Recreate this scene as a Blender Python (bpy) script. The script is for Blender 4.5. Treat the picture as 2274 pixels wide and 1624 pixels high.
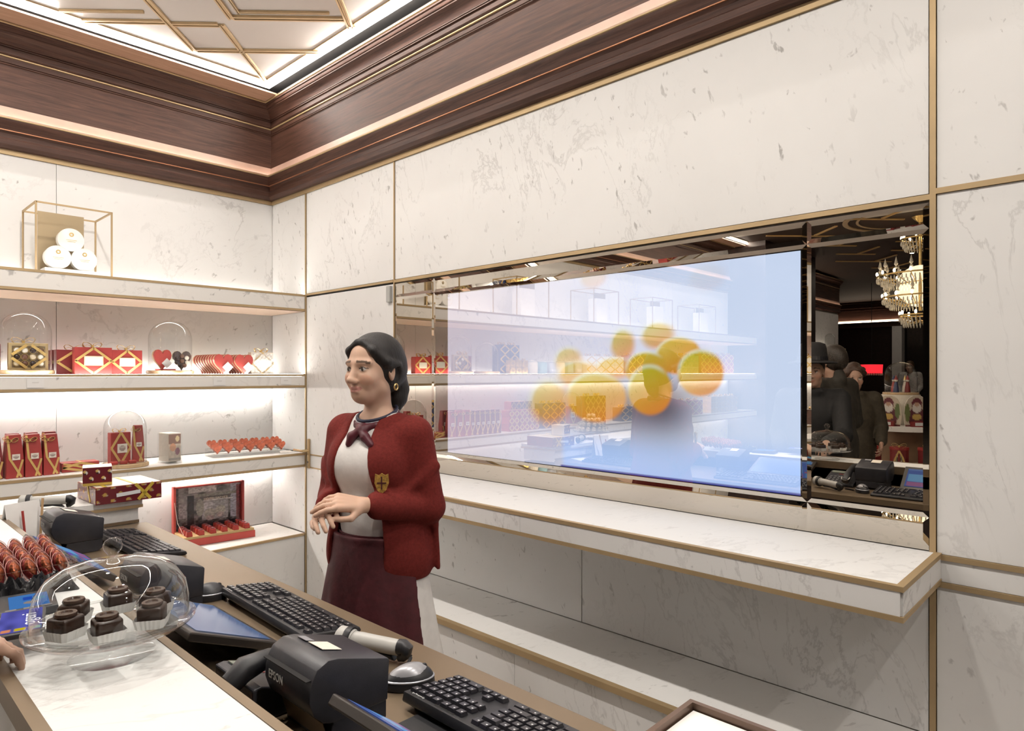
import bpy, bmesh, math, random
import numpy as np
from mathutils import Vector, Matrix, Euler
random.seed(7); rng = np.random.default_rng(7)
for o in list(bpy.data.objects): bpy.data.objects.remove(o)
SC = bpy.context.scene; COL = SC.collection
PI = math.pi
def R(a): return math.radians(a)

# ------------------------------------------------------------------ camera
cd = bpy.data.cameras.new('camera'); cam = bpy.data.objects.new('camera', cd); COL.objects.link(cam)
cd.sensor_fit = 'HORIZONTAL'; cd.sensor_width = 36; cd.lens = 36*1474.6/2274
cd.shift_x = 0.0; cd.shift_y = 17.1/2274; cd.clip_start = .02
cam.location = (0, 0, 1.5); cam.rotation_euler = (R(90), 0, R(43.46-90)); SC.camera = cam
# ------------------------------------------------------------------ world: night outside the shop
W = bpy.data.worlds.new('night'); SC.world = W; W.use_nodes = True
W.node_tree.nodes['Background'].inputs[0].default_value = (.012, .013, .018, 1)
W.node_tree.nodes['Background'].inputs[1].default_value = 1.0
# ------------------------------------------------------------------ exposure
vs = SC.view_settings; vs.view_transform = 'Standard'; vs.look = 'None'; vs.exposure = 0.12; vs.gamma = 1.0
vs.use_curve_mapping = False
SC.cycles.max_bounces = 7; SC.cycles.glossy_bounces = 4; SC.cycles.diffuse_bounces = 3
SC.cycles.use_adaptive_sampling = True; SC.cycles.adaptive_threshold = .03; SC.cycles.adaptive_min_samples = 12
SC.cycles.use_light_tree = False; SC.cycles.transparent_max_bounces = 14; SC.cycles.sample_clamp_indirect = 6
SC.cycles.caustics_reflective = False; SC.cycles.caustics_refractive = False
WARM = (1.0, .94, .87)
E_COVE, E_FRIEZE, E_SHELF, E_DOWN, E_HALL, E_CHAND = 58., 17., 58., 15., 5., 20.
E_SCREEN = 1.0

# ------------------------------------------------------------------ materials
MATS = {}
def nodes(m):
    m.use_nodes = True; nt = m.node_tree; nt.nodes.clear(); return nt, nt.nodes, nt.links
def mat(name, col=(.8,.8,.8), rough=.5, metal=0., var=.06, vscale=14., spec=.5, bump=0., bscale=60., coat=0., emit=None, estr=0., sheen=0., sss=0., stretch=(1,1,1)):
    if name in MATS: return MATS[name]
    m = bpy.data.materials.new(name); MATS[name] = m
    nt, N, L = nodes(m)
    out = N.new('ShaderNodeOutputMaterial'); b = N.new('ShaderNodeBsdfPrincipled'); L.new(b.outputs[0], out.inputs[0])
    b.inputs['Roughness'].default_value = rough; b.inputs['Metallic'].default_value = metal
    b.inputs['Specular IOR Level'].default_value = spec; b.inputs['Coat Weight'].default_value = coat
    b.inputs['Sheen Weight'].default_value = sheen
    if sss: b.inputs['Subsurface Weight'].default_value = sss; b.inputs['Subsurface Radius'].default_value = (.012,.005,.003)
    tc = N.new('ShaderNodeTexCoord'); mp = N.new('ShaderNodeMapping'); mp.inputs['Scale'].default_value = stretch
    L.new(tc.outputs['Object'], mp.inputs[0])
    n = N.new('ShaderNodeTexNoise'); n.inputs['Scale'].default_value = vscale; n.inputs['Detail'].default_value = 4
    L.new(mp.outputs[0], n.inputs['Vector'])
    r = N.new('ShaderNodeValToRGB')
    lo = tuple(max(0, c*(1-var)) for c in col); hi = tuple(min(1, c*(1+var)) for c in col)
    r.color_ramp.elements[0].position = .3; r.color_ramp.elements[1].position = .7
    r.color_ramp.elements[0].color = lo+(1,); r.color_ramp.elements[1].color = hi+(1,)
    L.new(n.outputs['Fac'], r.inputs[0]); L.new(r.outputs[0], b.inputs['Base Color'])
    if bump:
        n2 = N.new('ShaderNodeTexNoise'); n2.inputs['Scale'].default_value = bscale; n2.inputs['Detail'].default_value = 3
        L.new(mp.outputs[0], n2.inputs['Vector'])
        bp = N.new('ShaderNodeBump'); bp.inputs['Strength'].default_value = bump; bp.inputs['Distance'].default_value = .004
        L.new(n2.outputs['Fac'], bp.inputs['Height']); L.new(bp.outputs[0], b.inputs['Normal'])
    if emit:
        b.inputs['Emission Color'].default_value = emit+(1,); b.inputs['Emission Strength'].default_value = estr
    return m
def emis(name, col, s):
    if name in MATS: return MATS[name]
    m = bpy.data.materials.new(name); MATS[name] = m; nt, N, L = nodes(m)
    out = N.new('ShaderNodeOutputMaterial'); e = N.new('ShaderNodeEmission'); e.inputs[0].default_value = col+(1,); e.inputs[1].default_value = s
    L.new(e.outputs[0], out.inputs[0]); return m
def attr_mat(name, rough=.5, emission=0., coat=0., sss=0., spec=.5):
    """colour comes from the mesh's printed colour attribute"""
    if name in MATS: return MATS[name]
    m = bpy.data.materials.new(name); MATS[name] = m; nt, N, L = nodes(m)
    out = N.new('ShaderNodeOutputMaterial'); a = N.new('ShaderNodeAttribute'); a.attribute_name = 'Col'
    if emission:
        e = N.new('ShaderNodeEmission'); L.new(a.outputs[0], e.inputs[0]); e.inputs[1].default_value = emission; L.new(e.outputs[0], out.inputs[0])
    else:
        b = N.new('ShaderNodeBsdfPrincipled'); L.new(a.outputs[0], b.inputs['Base Color']); b.inputs['Roughness'].default_value = rough
        b.inputs['Coat Weight'].default_value = coat; b.inputs['Specular IOR Level'].default_value = spec
        if sss: b.inputs['Subsurface Weight'].default_value = sss; b.inputs['Subsurface Radius'].default_value = (.012,.005,.003)
        L.new(b.outputs[0], out.inputs[0])
    return m
def thin_glass(name, tint=(.97,.98,.98), f0=.05, power=3.2, rough=.02):
    """thin clear sheet: reflects more towards its rim, otherwise lets light straight through"""
    if name in MATS: return MATS[name]
    m = bpy.data.materials.new(name); MATS[name] = m; nt, N, L = nodes(m)
    out = N.new('ShaderNodeOutputMaterial'); mx = N.new('ShaderNodeMixShader'); lw = N.new('ShaderNodeLayerWeight'); lw.inputs[0].default_value = .5
    t = N.new('ShaderNodeBsdfTransparent'); t.inputs[0].default_value = tint+(1,); g = N.new('ShaderNodeBsdfGlossy'); g.inputs['Roughness'].default_value = rough
    pw = N.new('ShaderNodeMath'); pw.operation = 'POWER'; pw.inputs[1].default_value = power
    mu = N.new('ShaderNodeMath'); mu.operation = 'MULTIPLY_ADD'; mu.inputs[1].default_value = .8; mu.inputs[2].default_value = f0; mu.use_clamp = True
    L.new(lw.outputs['Facing'], pw.inputs[0]); L.new(pw.outputs[0], mu.inputs[0]); L.new(mu.outputs[0], mx.inputs[0]); L.new(t.outputs[0], mx.inputs[1]); L.new(g.outputs[0], mx.inputs[2]); L.new(mx.outputs[0], out.inputs[0])
    return m
def mirror_mat(name, tint, trans=0.):
    m = bpy.data.materials.new(name); nt, N, L = nodes(m)
    out = N.new('ShaderNodeOutputMaterial'); g = N.new('ShaderNodeBsdfGlossy'); g.inputs['Roughness'].default_value = 0.0; g.inputs[0].default_value = tint+(1,)
    if trans:
        t = N.new('ShaderNodeBsdfTransparent'); t.inputs[0].default_value = (trans,)*3+(1,)
        a = N.new('ShaderNodeAddShader'); L.new(g.outputs[0], a.inputs[0]); L.new(t.outputs[0], a.inputs[1]); L.new(a.outputs[0], out.inputs[0])
    else: L.new(g.outputs[0], out.inputs[0])
    return m
def marble(name, base=(.79,.78,.765), vein=(.30,.285,.27), amt=1.0, rough=.5, rot=(0.5,.6,.4), seed=0.):
    if name in MATS: return MATS[name]
    m = bpy.data.materials.new(name); MATS[name] = m; nt, N, L = nodes(m)
    out = N.new('ShaderNodeOutputMaterial'); b = N.new('ShaderNodeBsdfPrincipled'); L.new(b.outputs[0], out.inputs[0])
    b.inputs['Roughness'].default_value = rough; b.inputs['Specular IOR Level'].default_value = .3
    tc = N.new('ShaderNodeTexCoord'); oi = N.new('ShaderNodeObjectInfo')
    ad = N.new('ShaderNodeVectorMath'); ad.operation = 'ADD'
    sc_ = N.new('ShaderNodeVectorMath'); sc_.operation = 'SCALE'; sc_.inputs['Scale'].default_value = 9.0
    cb = N.new('ShaderNodeCombineXYZ'); ms = N.new('ShaderNodeMath'); ms.operation = 'ADD'; ms.inputs[1].default_value = seed
    L.new(oi.outputs['Random'], ms.inputs[0]); L.new(ms.outputs[0], cb.inputs[0]); L.new(ms.outputs[0], cb.inputs[1]); cb.inputs[2].default_value = seed*.7
    L.new(cb.outputs[0], sc_.inputs[0]); L.new(sc_.outputs[0], ad.inputs[0]); L.new(tc.outputs['Object'], ad.inputs[1])
    mp = N.new('ShaderNodeMapping'); mp.inputs['Rotation'].default_value = rot; L.new(ad.outputs[0], mp.inputs[0])
    def noise(scale, detail, vec, rgh=.6, dist=0.):
        n = N.new('ShaderNodeTexNoise'); n.inputs['Scale'].default_value = scale; n.inputs['Detail'].default_value = detail
        n.inputs['Roughness'].default_value = rgh; n.inputs['Distortion'].default_value = dist; L.new(vec, n.inputs['Vector']); return n.outputs['Fac']
    def ramp(fac, pts):
        r = N.new('ShaderNodeValToRGB'); e = r.color_ramp.elements
        while len(e) < len(pts): e.new(.5)
        for i, (p, c) in enumerate(pts): e[i].position = p; e[i].color = (c, c, c, 1)
        L.new(fac, r.inputs[0]); return r.outputs[0]
    def mul(a, c):
        n = N.new('ShaderNodeMath'); n.operation = 'MULTIPLY'; L.new(a, n.inputs[0])
        if isinstance(c, float): n.inputs[1].default_value = c
        else: L.new(c, n.inputs[1])
        return n.outputs[0]
    st = N.new('ShaderNodeMapping'); st.inputs['Scale'].default_value = (1, 2.2, 1); L.new(mp.outputs[0], st.inputs[0])
    # thin branching veins: a narrow iso-band of distorted noise, only in places
    v = ramp(noise(1.9, 7, st.outputs[0], .62, .6), [(.485, 0.), (.5, 1.), (.515, 0.)])
    vm = ramp(noise(1.1, 3, mp.outputs[0]), [(.46, 0.), (.64, 1.)])
    veins = mul(v, vm)
    v2 = ramp(noise(6.0, 6, st.outputs[0], .65, .9), [(.488, 0.), (.5, 1.), (.512, 0.)])
    vm2 = ramp(noise(2.2, 2, mp.outputs[0]), [(.56, 0.), (.72, 1.)])
    veins2 = mul(v2, vm2)
    # short grey flecks
    st2 = N.new('ShaderNodeMapping'); st2.inputs['Scale'].default_value = (1, 2.6, 1.2); st2.inputs['Rotation'].default_value = (.3, .5, .9); L.new(mp.outputs[0], st2.inputs[0])
    fl = ramp(noise(14., 3, st2.outputs[0], .55, .4), [(.645, 0.), (.705, 1.)])
    fm = ramp(noise(2.6, 2, mp.outputs[0]), [(.40, .15), (.60, 1.)])
    flecks = mul(fl, fm)
    cl = ramp(noise(3.2, 4, mp.outputs[0]), [(.35, 0.), (.75, 1.)])
    s1 = N.new('ShaderNodeMath'); s1.operation = 'MAXIMUM'; L.new(mul(veins, .38*amt), s1.inputs[0]); L.new(mul(veins2, .36*amt), s1.inputs[1])
    s2 = N.new('ShaderNodeMath'); s2.operation = 'MAXIMUM'; L.new(s1.outputs[0], s2.inputs[0]); L.new(mul(flecks, .74*amt), s2.inputs[1])
    s3 = N.new('ShaderNodeMath'); s3.operation = 'ADD'; s3.use_clamp = True; L.new(s2.outputs[0], s3.inputs[0]); L.new(mul(cl, .07*amt), s3.inputs[1])
    mx = N.new('ShaderNodeMix'); mx.data_type = 'RGBA'; mx.inputs['A'].default_value = base+(1,); mx.inputs['B'].default_value = vein+(1,)
    L.new(s3.outputs[0], mx.inputs['Factor']); L.new(mx.outputs['Result'], b.inputs['Base Color'])
    return m
def wood(name, c0, c1, rough=.55, axis=0):
    """dark oak, grain running along the given axis"""
    if name in MATS: return MATS[name]
    m = bpy.data.materials.new(name); MATS[name] = m; nt, N, L = nodes(m)
    out = N.new('ShaderNodeOutputMaterial'); b = N.new('ShaderNodeBsdfPrincipled'); L.new(b.outputs[0], out.inputs[0])
    b.inputs['Roughness'].default_value = rough; b.inputs['Specular IOR Level'].default_value = .3
    tc = N.new('ShaderNodeTexCoord'); mp = N.new('ShaderNodeMapping'); s = [34., 34., 34.]; s[axis] = 1.6; mp.inputs['Scale'].default_value = s
    L.new(tc.outputs['Object'], mp.inputs[0])
    n = N.new('ShaderNodeTexNoise'); n.inputs['Scale'].default_value = 1.6; n.inputs['Detail'].default_value = 6; n.inputs['Distortion'].default_value = 1.2; n.inputs['Roughness'].default_value = .7; L.new(mp.outputs[0], n.inputs['Vector'])
    r = N.new('ShaderNodeValToRGB'); r.color_ramp.elements[0].position = .32; r.color_ramp.elements[1].position = .72
    r.color_ramp.elements[0].color = c0+(1,); r.color_ramp.elements[1].color = c1+(1,)
    L.new(n.outputs['Fac'], r.inputs[0]); L.new(r.outputs[0], b.inputs['Base Color'])
    bp = N.new('ShaderNodeBump'); bp.inputs['Strength'].default_value = .25; bp.inputs['Distance'].default_value = .002; L.new(n.outputs['Fac'], bp.inputs['Height']); L.new(bp.outputs[0], b.inputs['Normal'])
    return m

MARB = marble('white_marble'); MARB_S = marble('white_marble_shelf', base=(.84,.81,.77), amt=.8, seed=3.1)
MARB_C = marble('white_marble_counter', base=(.80,.79,.77), amt=.75, seed=7.3)
BRASS = mat('brushed_brass', (.46,.335,.185), .52, .5, .08, 5., bump=.05, bscale=200)
BRONZE = mat('bronze_sheet', (.25,.185,.12), .38, .55, .05, 4.)
BRONZE_P = mat('bronze_plate', (.40,.31,.19), .45, .5, .06, 6.)
OAKX = wood('dark_oak_x', (.030,.012,.008), (.100,.046,.031), axis=0)
OAKY = wood('dark_oak_y', (.030,.012,.008), (.100,.046,.031), axis=1)
BLACKP = mat('black_plastic', (.018,.018,.021), .42, 0, .15, 40., bump=.04, bscale=500)
DGREY = mat('charcoal_plastic', (.035,.035,.042), .38, 0, .1, 40., bump=.05, bscale=500)
GREYP = mat('pale_grey_plastic', (.55,.55,.53), .4, 0, .04, 30.)
WHITEP = mat('white_paper', (.82,.80,.77), .6, 0, .03, 30.)
WINE = mat('wine_red_card', (.20,.022,.022), .42, 0, .1, 9.)
REDC = mat('red_card', (.36,.045,.04), .4, 0, .08, 9.)
NAVY = mat('navy_card', (.035,.05,.13), .42, 0, .1, 9.)
RIB = mat('gold_satin_ribbon', (.70,.48,.17), .34, .25, .12, 30.)
CREAM = mat('cream_card', (.80,.74,.64), .5, 0, .05, 60.)
GOLDF = mat('gold_foil', (.72,.52,.22), .3, .8, .12, 30.)
GLASS = thin_glass('clear_glass'); ACRYL = thin_glass('clear_acrylic', (.98,.985,.985), .04, 4.)
CHOC = mat('dark_chocolate', (.035,.018,.012), .28, 0, .2, 40., bump=.15, bscale=90)
PRINT = attr_mat('printed_paper', .5)
PRINTG = attr_mat('printed_gloss', .25, coat=.3)

# ------------------------------------------------------------------ mesh helpers
class MB:
    def __init__(s): s.v = []; s.f = []
    def add(s, vs, fs):
        o = len(s.v); s.v += [tuple(p) for p in vs]; s.f += [tuple(i+o for i in q) for q in fs]; return s
    def box(s, x0, y0, z0, x1, y1, z1):
        return s.add([(x0,y0,z0),(x1,y0,z0),(x1,y1,z0),(x0,y1,z0),(x0,y0,z1),(x1,y0,z1),(x1,y1,z1),(x0,y1,z1)],
                     [(0,3,2,1),(4,5,6,7),(0,1,5,4),(1,2,6,5),(2,3,7,6),(3,0,4,7)])
    def cbox(s, cx, cy, z0, w, d, h): return s.box(cx-w/2, cy-d/2, z0, cx+w/2, cy+d/2, z0+h)
    def prism(s, poly, axis, a, b):
        """extrude a 2D polygon along axis ('x': poly is (y,z); 'y': (x,z); 'z': (x,y))"""
        def P(p, t): return {'x': (t,p[0],p[1]), 'y': (p[0],t,p[1]), 'z': (p[0],p[1],t)}[axis]
        n = len(poly); vs = [P(p,a) for p in poly]+[P(p,b) for p in poly]
        fs = [tuple(range(n))[::-1], tuple(range(n,2*n))]+[(i,(i+1)%n,(i+1)%n+n,i+n) for i in range(n)]
        return s.add(vs, fs)
    def lathe(s, prof, seg=32, c=(0,0,0), closed=False, sx=1., sy=1.):
        n = len(prof); vs = []
        for i in range(seg):
            a = 2*PI*i/seg
            for r, z in prof: vs.append((c[0]+r*math.cos(a)*sx, c[1]+r*math.sin(a)*sy, c[2]+z))
        fs = []
        m = n if closed else n-1
        for i in range(seg):
            j = (i+1)%seg
            for k in range(m):
                l = (k+1)%n; fs.append((i*n+k, j*n+k, j*n+l, i*n+l))
        return s.add(vs, fs)
    def tube(s, path, r, seg=8, closed=False, caps=True):
        P = [Vector(p) for p in path]; n = len(P); rs = r if isinstance(r, (list,tuple)) else [r]*n
        vs = []; up = Vector((0,0,1)); prev = None
        for i in range(n):
            a = P[(i-1)%n] if (closed or i>0) else P[i]; b = P[(i+1)%n] if (closed or i<n-1) else P[i]
            t = (b-a).normalized()
            if prev is None:
                u = t.cross(up); u = u.normalized() if u.length>1e-4 else Vector((1,0,0))
            else:
                u = prev-t*prev.dot(t); u = u.normalized() if u.length>1e-5 else t.orthogonal().normalized()
            prev = u; w = t.cross(u)
            for k in range(seg):
                q = P[i]+(u*math.cos(2*PI*k/seg)+w*math.sin(2*PI*k/seg))*rs[i]; vs.append(tuple(q))
        fs = []
        for i in range(n if closed else n-1):
            j = (i+1)%n
            for k in range(seg): fs.append((i*seg+k, i*seg+(k+1)%seg, j*seg+(k+1)%seg, j*seg+k))
        if caps and not closed: fs += [tuple(range(seg))[::-1], tuple(range((n-1)*seg, n*seg))]
        return s.add(vs, fs)
    def strip(s, path, wdir, w, th=.0006):
        """flat ribbon along a path"""
        P = [Vector(p) for p in path]; n = len(P); vs = []
        for i in range(n):
            t = (P[min(i+1,n-1)]-P[max(i-1,0)]).normalized(); wd = (wdir[i] if isinstance(wdir, list) else Vector(wdir)); wd = Vector(wd); wd = (wd-t*wd.dot(t)).normalized()
            nn = t.cross(wd)*th
            vs += [P[i]-wd*w/2-nn, P[i]+wd*w/2-nn, P[i]+wd*w/2+nn, P[i]-wd*w/2+nn]
        fs = [(0,1,2,3)[::-1]]
        for i in range(n-1):
            for k in range(4): fs.append((i*4+k, i*4+(k+1)%4, (i+1)*4+(k+1)%4, (i+1)*4+k))
        fs.append(tuple((n-1)*4+k for k in range(4)))
        return s.add(vs, fs)
    def sphere(s, c, r, seg=16, rings=10, sc=(1,1,1)):
        vs = [(c[0], c[1], c[2]-r*sc[2])]
        for i in range(1, rings):
            th = PI*i/rings
            for k in range(seg):
                a = 2*PI*k/seg; vs.append((c[0]+r*math.sin(th)*math.cos(a)*sc[0], c[1]+r*math.sin(th)*math.sin(a)*sc[1], c[2]-r*math.cos(th)*sc[2]))
        vs.append((c[0], c[1], c[2]+r*sc[2])); fs = []; T = len(vs)-1
        for k in range(seg): fs.append((0, 1+(k+1)%seg, 1+k)); fs.append((T, 1+(rings-2)*seg+k, 1+(rings-2)*seg+(k+1)%seg))
        for i in range(rings-2):
            for k in range(seg):
                a = 1+i*seg+k; b = 1+i*seg+(k+1)%seg; fs.append((a, b, b+seg, a+seg))
        return s.add(vs, fs)
    def xf(s, M):
        s.v = [tuple(M @ Vector(p)) for p in s.v]; return s
    def mesh(s, name, m=None, smooth=0, bevel=0., bseg=2):
        me = bpy.data.meshes.new(name); me.from_pydata(s.v, [], s.f)
        bm = bmesh.new(); bm.from_mesh(me)
        bmesh.ops.recalc_face_normals(bm, faces=bm.faces)
        if bevel:
            ed = [e for e in bm.edges if len(e.link_faces)==2 and e.calc_face_angle(0)>.6]
            bmesh.ops.bevel(bm, geom=ed, offset=bevel, segments=bseg, affect='EDGES', profile=.5, clamp_overlap=True)
        if smooth:
            for f in bm.faces: f.smooth = True
            for e in bm.edges:
                e.smooth = not (len(e.link_faces)==2 and e.calc_face_angle(0) > R(smooth))
        bm.to_mesh(me); bm.free()
        if m: me.materials.append(m)
        return me
    def build(s, name, m, parent=None, smooth=0, bevel=0., bseg=2, loc=None, rot=None):
        return obj(name, s.mesh(name, m, smooth, bevel, bseg), parent, loc, rot)
def obj(name, me, parent=None, loc=None, rot=None):
    o = bpy.data.objects.new(name, me); COL.objects.link(o)
    if parent: o.parent = parent
    if loc is not None: o.location = loc
    if rot is not None: o.rotation_euler = rot
    return o
def tag(o, label, cat, group=None):
    o['label'] = label; o['category'] = cat
    if group: o['group'] = group
    return o
def thing(name, label, cat, loc=(0,0,0), rotz=0., group=None):
    o = bpy.data.objects.new(name, None); COL.objects.link(o); o.empty_display_size = .05
    o.location = loc; o.rotation_euler = (0,0,rotz); return tag(o, label, cat, group)
def struct(name, mb, m, parent=None, **k):
    o = mb.build(name, m, parent, **k)
    if not parent: o['kind'] = 'structure'
    return o
def sroot(name, loc=(0,0,0)):
    o = bpy.data.objects.new(name, None); COL.objects.link(o); o.location = loc; o['kind'] = 'structure'; o.empty_display_size = .05; return o
def dup(root, loc, rotz=None, label=None, group=None):
    def cp(o, par):
        c = o.copy(); COL.objects.link(c)
        if par: c.parent = par
        for ch in o.children: cp(ch, c)
        return c
    r = cp(root, None); r.location = loc
    if rotz is not None: r.rotation_euler = (0,0,rotz)
    if label: r['label'] = label
    if group: r['group'] = group
    return r
def colour_mesh(me, fn):
    """printed colour attribute; fn(P (n,3)) -> (n,3)"""
    n = len(me.vertices); P = np.empty(n*3, np.float32); me.vertices.foreach_get('co', P); P = P.reshape(-1,3)
    C = np.ones((n,4), np.float32); C[:,:3] = fn(P)
    a = me.color_attributes.new('Col', 'FLOAT_COLOR', 'POINT'); a.data.foreach_set('color', C.ravel())
def print_plate(name, w, h, nx, nz, fn, m, parent=None, loc=None, rot=None, th=.0008):
    """a thin printed card in the local XZ plane facing -Y, colour fn(u,v)"""
    xs = np.linspace(-w/2, w/2, nx); zs = np.linspace(0, h, nz); vs = []; fs = []
    for z in zs:
        for x in xs: vs.append((x, -th, z))
    for j in range(nz-1):
        for i in range(nx-1): a = j*nx+i; fs.append((a, a+1, a+nx+1, a+nx))
    k = len(vs); vs += [(-w/2,0,0),(w/2,0,0),(w/2,0,h),(-w/2,0,h)]; fs += [(k+3,k+2,k+1,k)]
    B = [0, nx-1, nz*nx-1, (nz-1)*nx]
    for i in range(4): fs.append((B[i], k+i, k+(i+1)%4, B[(i+1)%4]))
    me = bpy.data.meshes.new(name); me.from_pydata(vs, [], fs); me.materials.append(m)
    colour_mesh(me, lambda P: fn(P[:,0]/w+.5, P[:,2]/h))
    return obj(name, me, parent, loc, rot)
def text_mesh(name, body, size, m, parent=None, loc=(0,0,0), rot=(0,0,0), extrude=.0002, align='CENTER', shear=0., sx=1.):
    cu = bpy.data.curves.new(name, 'FONT'); cu.body = body; cu.size = size; cu.extrude = extrude; cu.align_x = align; cu.align_y = 'CENTER'; cu.resolution_u = 3; cu.shear = shear
    t = bpy.data.objects.new('tmp_text', cu); COL.objects.link(t); dg = bpy.context.evaluated_depsgraph_get()
    me = bpy.data.meshes.new_from_object(t.evaluated_get(dg)); bpy.data.objects.remove(t); bpy.data.curves.remove(cu)
    me.name = name; me.materials.clear(); me.materials.append(m)
    if sx != 1.: me.transform(Matrix.Diagonal((sx,1,1,1)))
    return obj(name, me, parent, loc, rot)
def lerp(a, b, t): return a+(b-a)*t
def sstep(a, b, x): t = np.clip((x-a)/(b-a), 0, 1); return t*t*(3-2*t)
def vnoise(u, v, s, seed=0):
    """cheap value noise for printed pictures"""
    g = np.random.default_rng(seed).random((64,64)); x = (u*s)%63; y = (v*s)%63
    i = x.astype(int); j = y.astype(int); a = x-i; b = y-j; a = a*a*(3-2*a); b = b*b*(3-2*b)
    return (g[i,j]*(1-a)+g[i+1,j]*a)*(1-b)+(g[i,j+1]*(1-a)+g[i+1,j+1]*a)*b

# ------------------------------------------------------------------ signed-distance modelling for bodies and cloth
class SDF:
    def __init__(s, lo, hi, h):
        s.lo = np.array(lo, float); s.h = h; s.n = (np.ceil((np.array(hi)-s.lo)/h)+1).astype(int); s.D = np.full(s.n, .5, np.float32); s.pr = None
    def turn(s, p):
        if not s.pr: return np.array(p, float)
        cx, cy, f = s.pr; x, y = p[0]-cx, p[1]-cy; return np.array((cx+x*math.cos(f)-y*math.sin(f), cy+x*math.sin(f)+y*math.cos(f), p[2]))
    def region(s, lo, hi):
        a = np.clip(np.floor((np.array(lo)-s.lo)/s.h).astype(int), 0, s.n); b = np.clip(np.ceil((np.array(hi)-s.lo)/s.h).astype(int)+1, 0, s.n)
        if np.any(b-a < 1): return None
        ax = [s.lo[i]+s.h*np.arange(a[i], b[i]) for i in range(3)]
        return tuple(slice(a[i], b[i]) for i in range(3)), ax[0][:,None,None].astype(np.float32), ax[1][None,:,None].astype(np.float32), ax[2][None,None,:].astype(np.float32)
    def merge(s, sl, d, k, sub=False):
        e = s.D[sl]
        if sub:
            h = np.clip(.5-.5*(e+d)/k, 0, 1); s.D[sl] = e*(1-h)+(-d)*h+k*h*(1-h)
        else:
            h = np.clip(.5+.5*(e-d)/k, 0, 1); s.D[sl] = e*(1-h)+d*h-k*h*(1-h)
    def cone(s, a, b, ra, rb, k=.01, sub=False, g=0.):
        a = s.turn(a); b = s.turn(b); r = max(ra, rb)+k+.02+g
        q = s.region(np.minimum(a,b)-r, np.maximum(a,b)+r)
        if q is None: return s
        sl, x, y, z = q; v = b-a; L = v@v+1e-12
        t = np.clip(((x-a[0])*v[0]+(y-a[1])*v[1]+(z-a[2])*v[2])/L, 0, 1)
        d = np.sqrt((x-a[0]-t*v[0])**2+(y-a[1]-t*v[1])**2+(z-a[2]-t*v[2])**2)-(ra+(rb-ra)*t)-g
        s.merge(sl, d, k, sub); return s
    def ell(s, c, r, k=.01, sub=False, g=0., rz=0., rx=0.):
        c = s.turn(c); r = np.array(r, float)+g; m = max(r)+k+.02; rz = rz+(s.pr[2] if s.pr else 0.)
        q = s.region(c-m, c+m)
        if q is None: return s
        sl, x, y, z = q; X = x-c[0]; Y = y-c[1]; Z = z-c[2]
        if rz: X, Y = X*math.cos(rz)+Y*math.sin(rz), -X*math.sin(rz)+Y*math.cos(rz)
        if rx: Y, Z = Y*math.cos(rx)+Z*math.sin(rx), -Y*math.sin(rx)+Z*math.cos(rx)
        k0 = np.sqrt((X/r[0])**2+(Y/r[1])**2+(Z/r[2])**2); k1 = np.sqrt((X/r[0]**2)**2+(Y/r[1]**2)**2+(Z/r[2]**2)**2)+1e-6
        s.merge(sl, k0*(k0-1)/k1, k, sub); return s
    def fn(s, lo, hi, f, k=.01, sub=False):
        q = s.region(lo, hi)
        if q is None: return s
        sl, x, y, z = q; s.merge(sl, f(x,y,z), k, sub); return s
    def chain(s, pts, rs, k=.01, g=0.):
        for i in range(len(pts)-1): s.cone(pts[i], pts[i+1], rs[i], rs[i+1], k, g=g)
        return s
    def mesh(s, name, m=None):
        D = s.D; D[0]=D[-1]=.1; D[:,0]=D[:,-1]=.1; D[:,:,0]=D[:,:,-1]=.1
        I = D < 0; c = np.zeros(np.array(D.shape)-1, np.int8)
        for i in (0,1):
            for j in (0,1):
                for k in (0,1): c += I[i:I.shape[0]-1+i, j:I.shape[1]-1+j, k:I.shape[2]-1+k]
        act = (c > 0) & (c < 8); ix = np.argwhere(act); ids = np.full(c.shape, -1, np.int32); ids[act] = np.arange(len(ix))
        acc = np.zeros((len(ix),3)); cnt = np.zeros(len(ix)); cor = [(i,j,k) for i in (0,1) for j in (0,1) for k in (0,1)]
        val = {q: D[ix[:,0]+q[0], ix[:,1]+q[1], ix[:,2]+q[2]] for q in cor}
        for q in cor:
            for a in range(3):
                if q[a]: continue
                w = list(q); w[a] = 1; w = tuple(w); d0 = val[q]; d1 = val[w]; mk = (d0<0) != (d1<0)
                t = np.where(mk, d0/(d0-d1+1e-12), 0); p = np.array(q, float)[None,:].repeat(len(ix), 0); p[:,a] += t
                acc[mk] += p[mk]; cnt[mk] += 1
        V = s.lo+(ix+acc/cnt[:,None])*s.h; F = []
        for a in range(3):
            b_, c_ = (a+1)%3, (a+2)%3
            s0 = [slice(None)]*3; s1 = [slice(None)]*3; s0[a] = slice(0,-1); s1[a] = slice(1,None)
            ch = I[tuple(s0)] != I[tuple(s1)]; e = np.argwhere(ch)
            e = e[(e[:,b_]>0)&(e[:,c_]>0)&(e[:,b_]<D.shape[b_]-1)&(e[:,c_]<D.shape[c_]-1)]
            ins = I[e[:,0],e[:,1],e[:,2]]; o1 = np.zeros(3,int); o1[b_] = 1; o2 = np.zeros(3,int); o2[c_] = 1
            g = lambda q: ids[q[:,0],q[:,1],q[:,2]]
            qd = np.stack([g(e-o1-o2), g(e-o2), g(e), g(e-o1)], 1); qd[~ins] = qd[~ins][:,::-1]; F.append(qd)
        F = np.concatenate(F); me = bpy.data.meshes.new(name)
        me.vertices.add(len(V)); me.vertices.foreach_set('co', V.astype(np.float32).ravel())
        me.loops.add(F.size); me.loops.foreach_set('vertex_index', F.astype(np.int32).ravel())
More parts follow.
